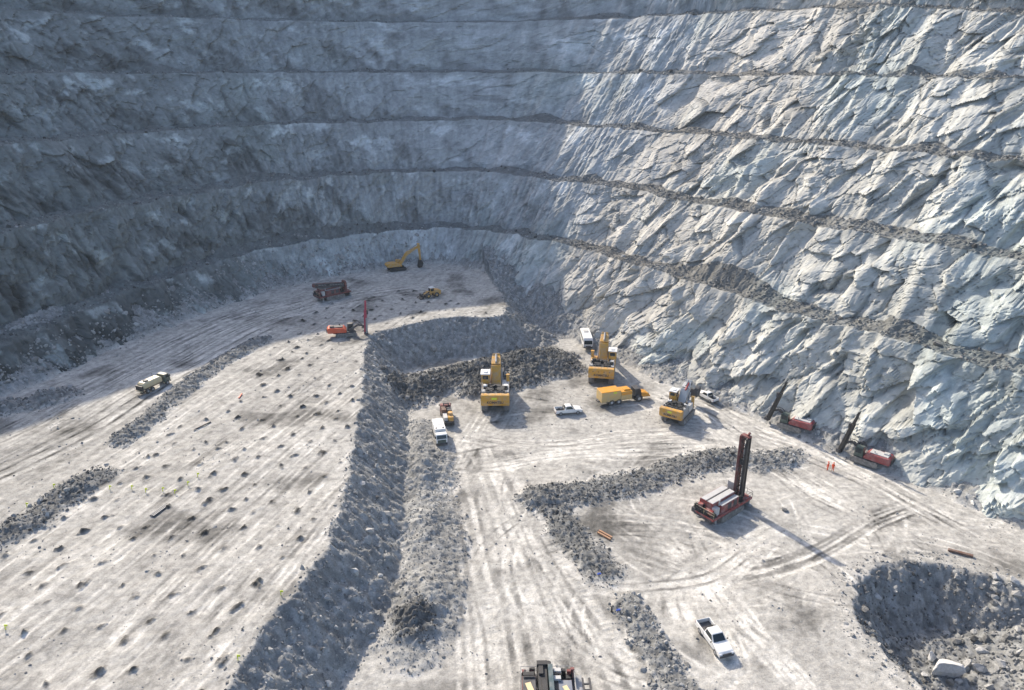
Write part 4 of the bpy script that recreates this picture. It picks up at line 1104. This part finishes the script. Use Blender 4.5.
# ------------------------------------------------------------------ light vehicles
def pickup(label):
    t = thing('pickup_truck', label, 'pickup', 'white pickup trucks')
    b = G().prism([(-0.85, 0.42), (-0.85, 1.08), (1.15, 1.12), (2.35, 1.0), (2.62, 0.82), (2.66, 0.42)], -0.92, 0.92, 0.06).part('body', WHT, t)
    G().box((0, 2.66, 0.55), (1.75, 0.12, 0.28)).box((0, 2.655, 0.82), (1.1, 0.05, 0.16), bevel=0).part('front_bumper', DGR, b)
    for sx in (-1, 1):
        G().box((sx * 0.72, 2.6, 0.85), (0.34, 0.12, 0.16)).part('headlight', LMP, b)
        G().box((sx * 1.04, 0.95, 1.22), (0.2, 0.1, 0.16)).part('mirror', BLK, b)
    c = G().frus((-0.86, 0.86, -0.85, 1.12, 1.08), (-0.68, 0.68, -0.62, 0.42, 1.76), 0.06).part('cab', WHT, t)
    def side(y, z, sx):  # point on the slanted cab side
        f = (z - 1.08) / 0.68; return (sx * (0.872 - 0.18 * f), y, z)
    for sx in (-1, 1):
        q = [side(-0.62, 1.18, sx), side(0.88, 1.18, sx), side(0.42, 1.66, sx), side(-0.52, 1.66, sx)]
        G().quad(q if sx > 0 else q[::-1], 0.012).part('side_window', GLS, c)
    G().quad([(-0.74, 1.08, 1.17), (-0.62, 0.51, 1.70), (0.62, 0.51, 1.70), (0.74, 1.08, 1.17)][::-1], 0.02).part('windscreen', GLS, c)
    G().quad([(-0.7, -0.835, 1.2), (0.7, -0.835, 1.2), (0.6, -0.66, 1.66), (-0.6, -0.66, 1.66)], 0.02).part('rear_window', GLS, c)
    bed = G().box((-0.87, -1.72, 0.78), (0.1, 1.72, 0.66)).box((0.87, -1.72, 0.78), (0.1, 1.72, 0.66)).box((0, -2.58, 0.78), (1.84, 0.1, 0.66)).part('cargo_bed', WHT, t)
    G().box((0, -1.72, 0.58), (1.64, 1.62, 0.08)).box((0, -0.9, 0.85), (1.62, 0.06, 0.5), bevel=0).part('bed_liner', DGR, bed)
    for sx in (-1, 1): G().box((sx * 0.88, -2.63, 0.85), (0.12, 0.06, 0.3)).part('tail_light', RED, bed)
    G().box((0, -2.7, 0.5), (1.7, 0.12, 0.16)).part('rear_bumper', DGR, bed)
    g = G(); g.cyl((-0.6, -0.95, 1.1), (-0.6, -0.95, 1.55), 0.03, 6).cyl((0.6, -0.95, 1.1), (0.6, -0.95, 1.55), 0.03, 6).cyl((-0.6, -0.95, 1.55), (0.6, -0.95, 1.55), 0.03, 6).part('roll_bar', BLK, bed)
    for y in (-1.65, 1.72):
        for sx in (-1, 1):
            w = G().wheel((sx * 0.80, y, 0.39), 0.39, 0.26, 18).part('wheel', RUB, t)
            G().wheel((sx * 0.81, y, 0.39), 0.22, 0.27, 12).part('rim', GRY, w)
    return t
p1 = pickup('white pickup with empty dark bed driving across the lower right floor')
put(p1, (713.5, 643), heading((703, 628), (724, 657)))
p2 = clone(p1); p2['label'] = 'white pickup parked between the left excavator and the yellow tow unit'
put(p2, (568, 413), heading((556, 413.5), (580, 411.5)))
p3 = clone(p1); p3['label'] = 'white pickup behind the smallest excavator, on the track by the sunlit wall'
put(p3, (707, 400), heading((715, 404), (699, 395.5)))
for o_, k_ in ((p1, 1.12), (p2, 1.1), (p3, 1.0)): o_.scale = (k_,) * 3

def axle(t, y, r, w, x, rim=GRY):
    for sx in (-1, 1):
        o = G().wheel((sx * x, y, r), r, w, 18).part('wheel', RUB, t)
        G().wheel((sx * (x + 0.02), y, r), r * 0.5, w * 1.02, 12).part('rim', rim, o)

def tow_unit():
    t = thing('tow_tractor_unit', 'yellow articulated tractor pulling a boxy yellow trailer beside the middle excavator', 'truck')
    G().box((0, -0.6, 1.0), (1.2, 12.2, 0.35)).part('chassis', DGR, t)
    TAN = paint('tan_yellow_paint', (0.60, 0.42, 0.16), 0.5, dust=0.4)
    b = G().box((0, -3.9, 2.2), (2.9, 4.6, 2.3)).part('rear_box', TAN, t)
    G().box((0, -3.9, 3.40), (2.86, 4.56, 0.14)).part('box_roof', ORA, b)
    G().box((1.47, -3.0, 3.1), (0.03, 0.8, 0.35), bevel=0).part('number_plate', LIM, b)
    f = G().box((0, -0.15, 1.95), (2.8, 2.7, 1.9)).part('front_box', TAN, t)
    G().box((0, -0.15, 2.95), (2.76, 2.66, 0.14)).box((0.4, 0.2, 3.15), (1.0, 1.6, 0.3)).part('box_roof', ORA, f)
    G().box((1.42, -0.15, 2.5), (0.04, 2.5, 0.6), bevel=0).part('side_stripe', ORA, f)
    G().box((0, 1.7, 1.2), (0.8, 1.6, 0.5)).part('hitch', DGR, t)
    axle(t, -3.7, 0.75, 0.6, 1.15, LGR); axle(t, -2.0, 0.75, 0.6, 1.15, LGR)
    axle(t, 3.0, 0.85, 0.7, 1.2, LGR)
    c = G().frus((-1.2, 1.2, 2.0, 3.7, 1.4), (-1.0, 1.0, 2.2, 3.4, 2.95)).part('cab', BLK, t)
    G().box((0, 2.75, 3.02), (2.1, 1.4, 0.12)).part('cab_roof', DGR, c)
    G().box((0, 3.62, 2.3), (1.8, 0.05, 0.8), rx=0.19, bevel=0).part('windscreen', GLS, c)
    G().prism([(3.6, 0.9), (3.6, 2.0), (4.2, 2.05), (5.6, 1.6), (5.75, 0.9)], -1.15, 1.15, 0.1).part('bonnet', ORA, t)
    G().box((0, 5.8, 1.0), (2.2, 0.25, 0.4)).part('front_bumper', ORA, t)
    return t
tu = tow_unit(); put(tu, (624, 401), heading((602, 402.5), (650, 395.5))); tu.scale = (0.98,) * 3

def bus():
    t = thing('minibus', 'small white bus parked behind the middle excavator by the wall corner', 'bus')
    b = G().prism([(-4.2, 0.5), (-4.25, 2.85), (-4.0, 3.0), (3.6, 3.0), (4.05, 2.4), (4.2, 1.4), (4.2, 0.5)], -1.2, 1.2, 0.08).part('body', WHT, t)
    for sx in (-1, 1): G().box((sx * 1.21, -0.2, 2.15), (0.03, 7.2, 0.75), bevel=0).part('side_window', GLS, b)
    G().quad([(-1.08, 4.20, 1.45), (1.08, 4.20, 1.45), (1.02, 4.06, 2.45), (-1.02, 4.06, 2.45)][::-1], 0.02).part('windscreen', GLS, b)
    G().box((0, 4.22, 0.8), (2.3, 0.1, 0.7)).part('front_grille', DGR, b)
    for sx in (-1, 1): G().box((sx * 0.85, 4.28, 1.0), (0.35, 0.05, 0.2)).part('headlight', LMP, b)
    G().box((0, -1.5, 3.08), (1.2, 1.6, 0.2)).part('roof_unit', LGR, b)
    axle(t, -2.5, 0.48, 0.35, 1.05); axle(t, 2.7, 0.48, 0.35, 1.05)
    return t
put(bus(), (586, 346), heading((582.5, 334), (587.5, 349)))

def heavy_truck(name, label, kind):
    t = thing(name, label, 'truck')
    G().box((0, -0.4, 0.95), (0.9, 7.2, 0.3)).part('chassis', DGR, t)
    cm = {'tank': CRM, 'service': DRED, 'white': WHT}[kind]
    if kind == 'tank': cm = GRN
    c = G().prism([(1.7, 0.75), (1.7, 2.75), (3.0, 2.75), (3.35, 1.8), (3.4, 0.75)], -1.2, 1.2, 0.08).part('cab', cm, t)
    G().quad([(-1.05, 3.34, 1.85), (-1.0, 3.06, 2.6), (1.0, 3.06, 2.6), (1.05, 3.34, 1.85)][::-1], 0.03).part('windscreen', GLS, c)
    for sx in (-1, 1):
        G().box((sx * 1.205, 2.55, 2.2), (0.03, 0.85, 0.65), bevel=0).part('side_window', GLS, c)
        G().box((sx * 1.35, 3.2, 2.2), (0.2, 0.12, 0.5)).part('mirror', BLK, c)
    G().box((0, 3.42, 0.75), (2.3, 0.12, 0.4)).part('front_bumper', DGR, c)
    if kind == 'tank':
        b = G().prism([(-4.0, 1.2), (-4.0, 2.0), (-3.8, 2.7), (1.2, 2.7), (1.4, 2.0), (1.4, 1.2)], -1.15, 1.15, 0.3).part('tank', CRM, t)
        G().box((0.1, -2.4, 2.85), (0.9, 0.8, 0.25)).cyl((0.3, -0.6, 2.7), (0.3, -0.6, 4.0), 0.05, 6).part('hatch', DGR, b)
        G().box((0, -4.15, 1.6), (2.2, 0.4, 1.1)).part('pump_bay', BLK, t)
        G().cyl((0, -4.5, 0.95), (0, -4.5, 1.1), 0.0 + 0.25, 10).box((0, -4.4, 0.9), (2.4, 0.2, 0.15)).part('spray_bar', CRM, t)
    elif kind == 'service':
        G().box((0, -1.3, 1.25), (2.4, 5.4, 0.3)).part('flatbed', DGR, t)
        G().box((-0.65, 0.3, 2.1), (1.0, 1.8, 1.4)).part('red_tank', RST, t)
        G().box((0.6, 0.2, 2.0), (1.0, 1.6, 1.2)).part('dark_tank', DGR, t)
        G().cyl((0.5, -2.2, 1.5), (0.5, -2.2, 2.9), 0.55, 14).box((0.5, -3.3, 1.9), (1.1, 1.0, 1.0)).part('yellow_hopper', YEL, t)
        G().box((-0.6, -2.2, 1.8), (0.9, 2.4, 0.8)).part('white_locker', LGR, t)
        g = G().cyl((-0.5, 1.3, 1.4), (-0.5, 1.3, 3.6), 0.12, 8).cyl((0.6, 1.3, 1.4), (0.6, 1.3, 3.5), 0.12, 8).beam((-0.5, 1.3, 3.4), (0.6, 1.3, 3.3), 0.2, 0.2); g.part('gantry', DGR, t)
    else:
        b = G().box((0, -1.3, 2.2), (2.4, 5.2, 2.0)).part('box_body', WHT, t)
        for x in (-0.7, 0.8): G().box((x, 0.7, 3.25), (0.35, 0.35, 0.12)).part('roof_vent', BLK, b)
        G().box((0, -0.8, 3.22), (2.3, 0.12, 0.06), bevel=0).part('roof_rib', LGR, b)
        G().box((0, 3.42, 1.3), (1.8, 0.06, 0.7), bevel=0).part('grille', GRN, c)
    axle(t, 2.4, 0.55, 0.4, 1.05); axle(t, -1.7, 0.55, 0.5, 1.0); axle(t, -2.95, 0.55, 0.5, 1.0)
    return t
tk = heavy_truck('tanker_truck', 'cream tanker truck with dark cab driving along the left haul road', 'tank')
put(tk, (156, 387.5), heading((145, 393), (168, 382.5), UP_H), UP_H); tk.scale = (0.86,) * 3
sv = heavy_truck('service_truck', 'cluttered service truck in rusty brown and yellow, left of the excavators', 'service')
put(sv, (447, 419), heading((449, 426), (444.5, 410))); sv.scale = (0.92,) * 3
wt = heavy_truck('box_truck', 'white box truck facing the camera beside the grey mound', 'white')
put(wt, (440, 439), heading((437, 430), (442, 447))); wt.scale = (0.9,) * 3

# ------------------------------------------------------------------ people
def person(label, px, rz, arm):
    me = bpy.data.meshes.new('person')
    J = [(0, 0, 0.95), (0, 0, 1.18), (0, 0, 1.42), (0, 0.01, 1.53), (0, 0.03, 1.64), (0, 0.03, 1.76),
         (-0.19, 0, 1.40), (-0.26, 0.02, 1.14), (-0.27, 0.12, 0.90), (-0.26, 0.16, 0.80),
         (0.19, 0, 1.40), (0.27, 0.04, 1.14), (0.24, 0.04 + arm * 0.25, 0.92 + arm * 0.15), (0.22, 0.06 + arm * 0.33, 0.84 + arm * 0.2),
         (-0.10, 0, 0.88), (-0.13, 0.03, 0.49), (-0.14, -0.02, 0.09), (-0.15, 0.12, 0.05),
         (0.10, 0, 0.88), (0.13, 0.05, 0.49), (0.15, 0.04, 0.09), (0.17, 0.18, 0.05)]
    E = [(0, 1), (1, 2), (2, 3), (3, 4), (4, 5), (2, 6), (6, 7), (7, 8), (8, 9), (2, 10), (10, 11), (11, 12), (12, 13), (0, 14), (14, 15), (15, 16), (16, 17), (0, 18), (18, 19), (19, 20), (20, 21)]
    rad = [.15, .15, .16, .06, .10, .08, .085, .06, .045, .04, .085, .06, .045, .04, .105, .075, .055, .045, .105, .075, .055, .045]
    me.from_pydata(J, E, [])
    o = bpy.data.objects.new('person', me); COL.objects.link(o)
    sk = o.modifiers.new('skin', 'SKIN'); sk.use_smooth_shade = True
    for v, r in zip(me.skin_vertices[0].data, rad): v.radius = (r, r)
    me.skin_vertices[0].data[0].use_root = True
    ss_ = o.modifiers.new('sub', 'SUBSURF'); ss_.levels = 1; ss_.render_levels = 1
    bpy.context.view_layer.update()
    m2 = bpy.data.meshes.new_from_object(o.evaluated_get(bpy.context.evaluated_depsgraph_get()))
    o.modifiers.clear(); o.data = m2
    m2.materials.clear()
    for m in (HIV, SKN, BLK): m2.materials.append(m)
    for p in m2.polygons:
        z = p.center.z; x = abs(p.center.x)
        p.material_index = 1 if z > 1.50 or (x > 0.19 and z < 0.86 and z > 0.7) else (2 if z < 0.13 else 0)
    tag(o, label, 'person', 'workers on the floor')
    G().cyl((0, 0.03, 1.73), (0, 0.03, 1.86), 0.135, 14, 0.07).cyl((0, 0.05, 1.715), (0, 0.05, 1.735), 0.16, 14).part('helmet', HIV, o)
    G().box((0, 0.155, 1.62), (0.03, 0.03, 0.05), bevel=0).part('nose', SKN, o)
    put(o, px, rz)
    return o
person('person in orange-red workwear and helmet, left of the pair, arms at the sides', (827.5, 470), 0.6, 0.0)
person('person in orange-red workwear and helmet, right of the pair, one forearm raised', (832.5, 471), -0.9, 1.0)

# ------------------------------------------------------------------ things left lying about
def pole(name, label, cat, a, b, w, hgt, mat, h=0.0, dz=0.0, group=None):
    pa, pb = P(*a, h), P(*b, h)
    o = G().beam((pa[0], pa[1], gz(*pa) + hgt / 2 + dz), (pb[0], pb[1], gz(*pb) + hgt / 2 + dz), w, hgt).part(name, mat, None)
    return tag(o, label, cat, group)
pole('timber_beam', 'upper orange-brown beam of the pair lying inside the windrow corner', 'beam', (599, 531.5), (612, 538.5), 0.28, 0.3, WOD, 0, 0.05, 'beams')
pole('timber_beam', 'lower orange-brown beam of the pair lying inside the windrow corner', 'beam', (597.5, 533.5), (610.5, 540.5), 0.28, 0.3, WOD, 0, 0.05, 'beams')
pole('steel_beam', 'dark rusty beam lying above the excavated hole', 'beam', (948, 550), (973, 556.5), 0.5, 0.35, RST, 0, 0.05)
def mat_strip():
    pa, pb = P(152, 517, UP_H), P(167, 506, UP_H); c = (pa + pb) / 2; d = pb - pa; L = np.hypot(*d)
    t = thing('steel_mat', 'dark ribbed steel mat lying on the drilled bench near the left windrow', 'mat')
    t.location = (c[0], c[1], gz(*c) + 0.1); t.rotation_euler = (0, 0, math.atan2(-d[0], d[1]))
    G().box((0, 0, 0), (0.8, L, 0.12)).part('plate', DGR, t)
    g = G()
    for x in (-0.3, 0, 0.3): g.box((x, 0, 0.1), (0.1, L, 0.1), bevel=0)
    g.part('rib', GRY, t)
mat_strip()
pole('steel_pipe', 'thin dark pipe lying on the bench, right of the windrow by the tanker', 'pipe', (196, 430), (211, 423), 0.22, 0.22, DGR, UP_H, 0.05)
pole('steel_pipe', 'short rust red pipe lying on the drilled bench near the shade line', 'pipe', (239, 399), (242, 394.5), 0.22, 0.22, ORED, UP_H, 0.05)
def scrap(label, px, mat):
    p = P(*px)
    g = G()
    for i in range(3): g.box((p[0] + 0.16 * (i - 1), p[1] + 0.1 * (i % 2), gz(*p) + 0.1 + 0.04 * i), (0.3, 0.22, 0.14), rz=0.5 * i, rx=0.3)
    tag(g.part('plastic_scrap', mat, None), label, 'scrap')
scrap('blue plastic scrap at the tip of the dark windrow leg', (599, 577), BLU)
scrap('blue plastic scrap at the top of the short rocky windrow', (618, 614), BLU)
STK = [((281, 595), 'yellow-green stake on the slope edge, farther one of two'), ((238, 660), 'yellow-green stake on the slope edge, nearest the camera'),
       ((27, 507), 'yellow-green stake on the left windrow, nearer the frame edge'), ((55, 491), 'yellow-green stake on the left windrow, farther one'),
       ((110, 490), 'yellow-green stake first from the left in the drill hole row'), ((132, 490), 'yellow-green stake second from the left in the drill hole row'),
       ((146, 493), 'yellow-green stake third from the left in the drill hole row'), ((163, 492), 'yellow-green stake fourth from the left in the drill hole row'),
       ((175, 494), 'yellow-green stake fifth from the left in the drill hole row'), ((188, 486), 'yellow-green stake sixth from the left, where the row turns uphill'),
       ((198, 478), 'yellow-green stake last in the row, farthest uphill'), ((6, 630), 'yellow-green stake alone near the lower left frame edge')]
for px, lab in STK:
    p = P(px[0], px[1], UP_H)
    o = thing('survey_stake', lab, 'stake', 'yellow-green survey stakes')
    o.location = (p[0], p[1], gz(*p))
    G().cyl((0, 0, -0.1), (0, 0, 0.75), 0.05, 6).part('post', LIM, o)
    G().box((0.16, 0, 0.62), (0.32, 0.04, 0.26), bevel=0).part('flag', LIM, o)
p = P(611.5, 612); tag(G().cyl((p[0], p[1], gz(*p)), (p[0], p[1], gz(*p) + 0.9), 0.16, 8, 0.1).part('marker_post', BLK, None), 'short black post standing at the haul road edge', 'post')

# single boulders
BLD = [((945, 673), 2.3, 0.55, 'largest pale slab-sided boulder in the excavated hole'), ((931, 659), 1.1, 0.50, 'rounded white boulder left of the largest pale one'),
       ((967, 666), 1.0, 0.36, 'grey boulder right of the largest pale one'), ((978, 672), 1.15, 0.38, 'squat boulder second right of the largest pale one'),
       ((989, 597), 0.95, 0.40, 'pale boulder high on the right rim of the hole'), ((877, 596), 0.75, 0.45, 'white boulder on the dark left side of the hole'),
       ((1005, 609), 0.85, 0.40, 'pale boulder on the right rim, below the higher one'), ((981, 652), 1.0, 0.38, 'grey boulder in the middle of the pale rocks'),
       ((1001, 664), 0.95, 0.38, 'pale boulder near the lower right frame corner'), ((1019, 654), 0.9, 0.40, 'pale boulder cut by the right frame edge'),
       ((953, 594), 0.8, 0.30, 'grey boulder under the gully in the far side of the hole'), ((784, 511), 0.7, 0.16, 'dark lumpy boulder alone on the open floor beside the tall drill'),
       ((924, 676), 0.8, 0.42, 'small pale boulder at the lower edge of the hole'), ((958, 682), 0.75, 0.40, 'small pale boulder just below the largest one')]
rsb = np.random.default_rng(9)
for px, r, tone, lab in BLD:
    p = P(*px, -3.0 if px[0] != 784 else 0)
    h0 = gz(*p)
    for _ in range(6): p = P(px[0], px[1], h0); h0 = gz(*p)
    bm = bmesh.new(); bmesh.ops.create_icosphere(bm, subdivisions=3, radius=1.0)
    for kk in range(16):
        nn = Vector(rsb.normal(size=3)).normalized(); dd = rsb.uniform(0.38, 0.72)
        for v in bm.verts:
            e = v.co.dot(nn) - dd
            if e > 0: v.co -= nn * e
    sc = Vector((rsb.uniform(0.8, 1.2), rsb.uniform(0.8, 1.2), rsb.uniform(0.7, 0.95))) * r * 0.95
    for v in bm.verts: v.co = Vector((v.co.x * sc.x, v.co.y * sc.y, v.co.z * sc.z)) * (1 + 0.02 * rsb.normal())
    me = bpy.data.meshes.new('boulder'); bm.to_mesh(me); bm.free()
    at = me.attributes.new('Col', 'FLOAT_COLOR', 'POINT'); at.data.foreach_set('color', np.tile(np.array((tone, tone, tone * 0.98, 1), np.float32), len(me.vertices)))
    me.materials.append(MAT_RUBBLE)
    o = bpy.data.objects.new('boulder', me); COL.objects.link(o)
    o.location = (p[0], p[1], h0 + r * 0.3); o.rotation_euler = (0, 0, rsb.uniform(0, 6))
    tag(o, lab, 'boulder', 'boulders')
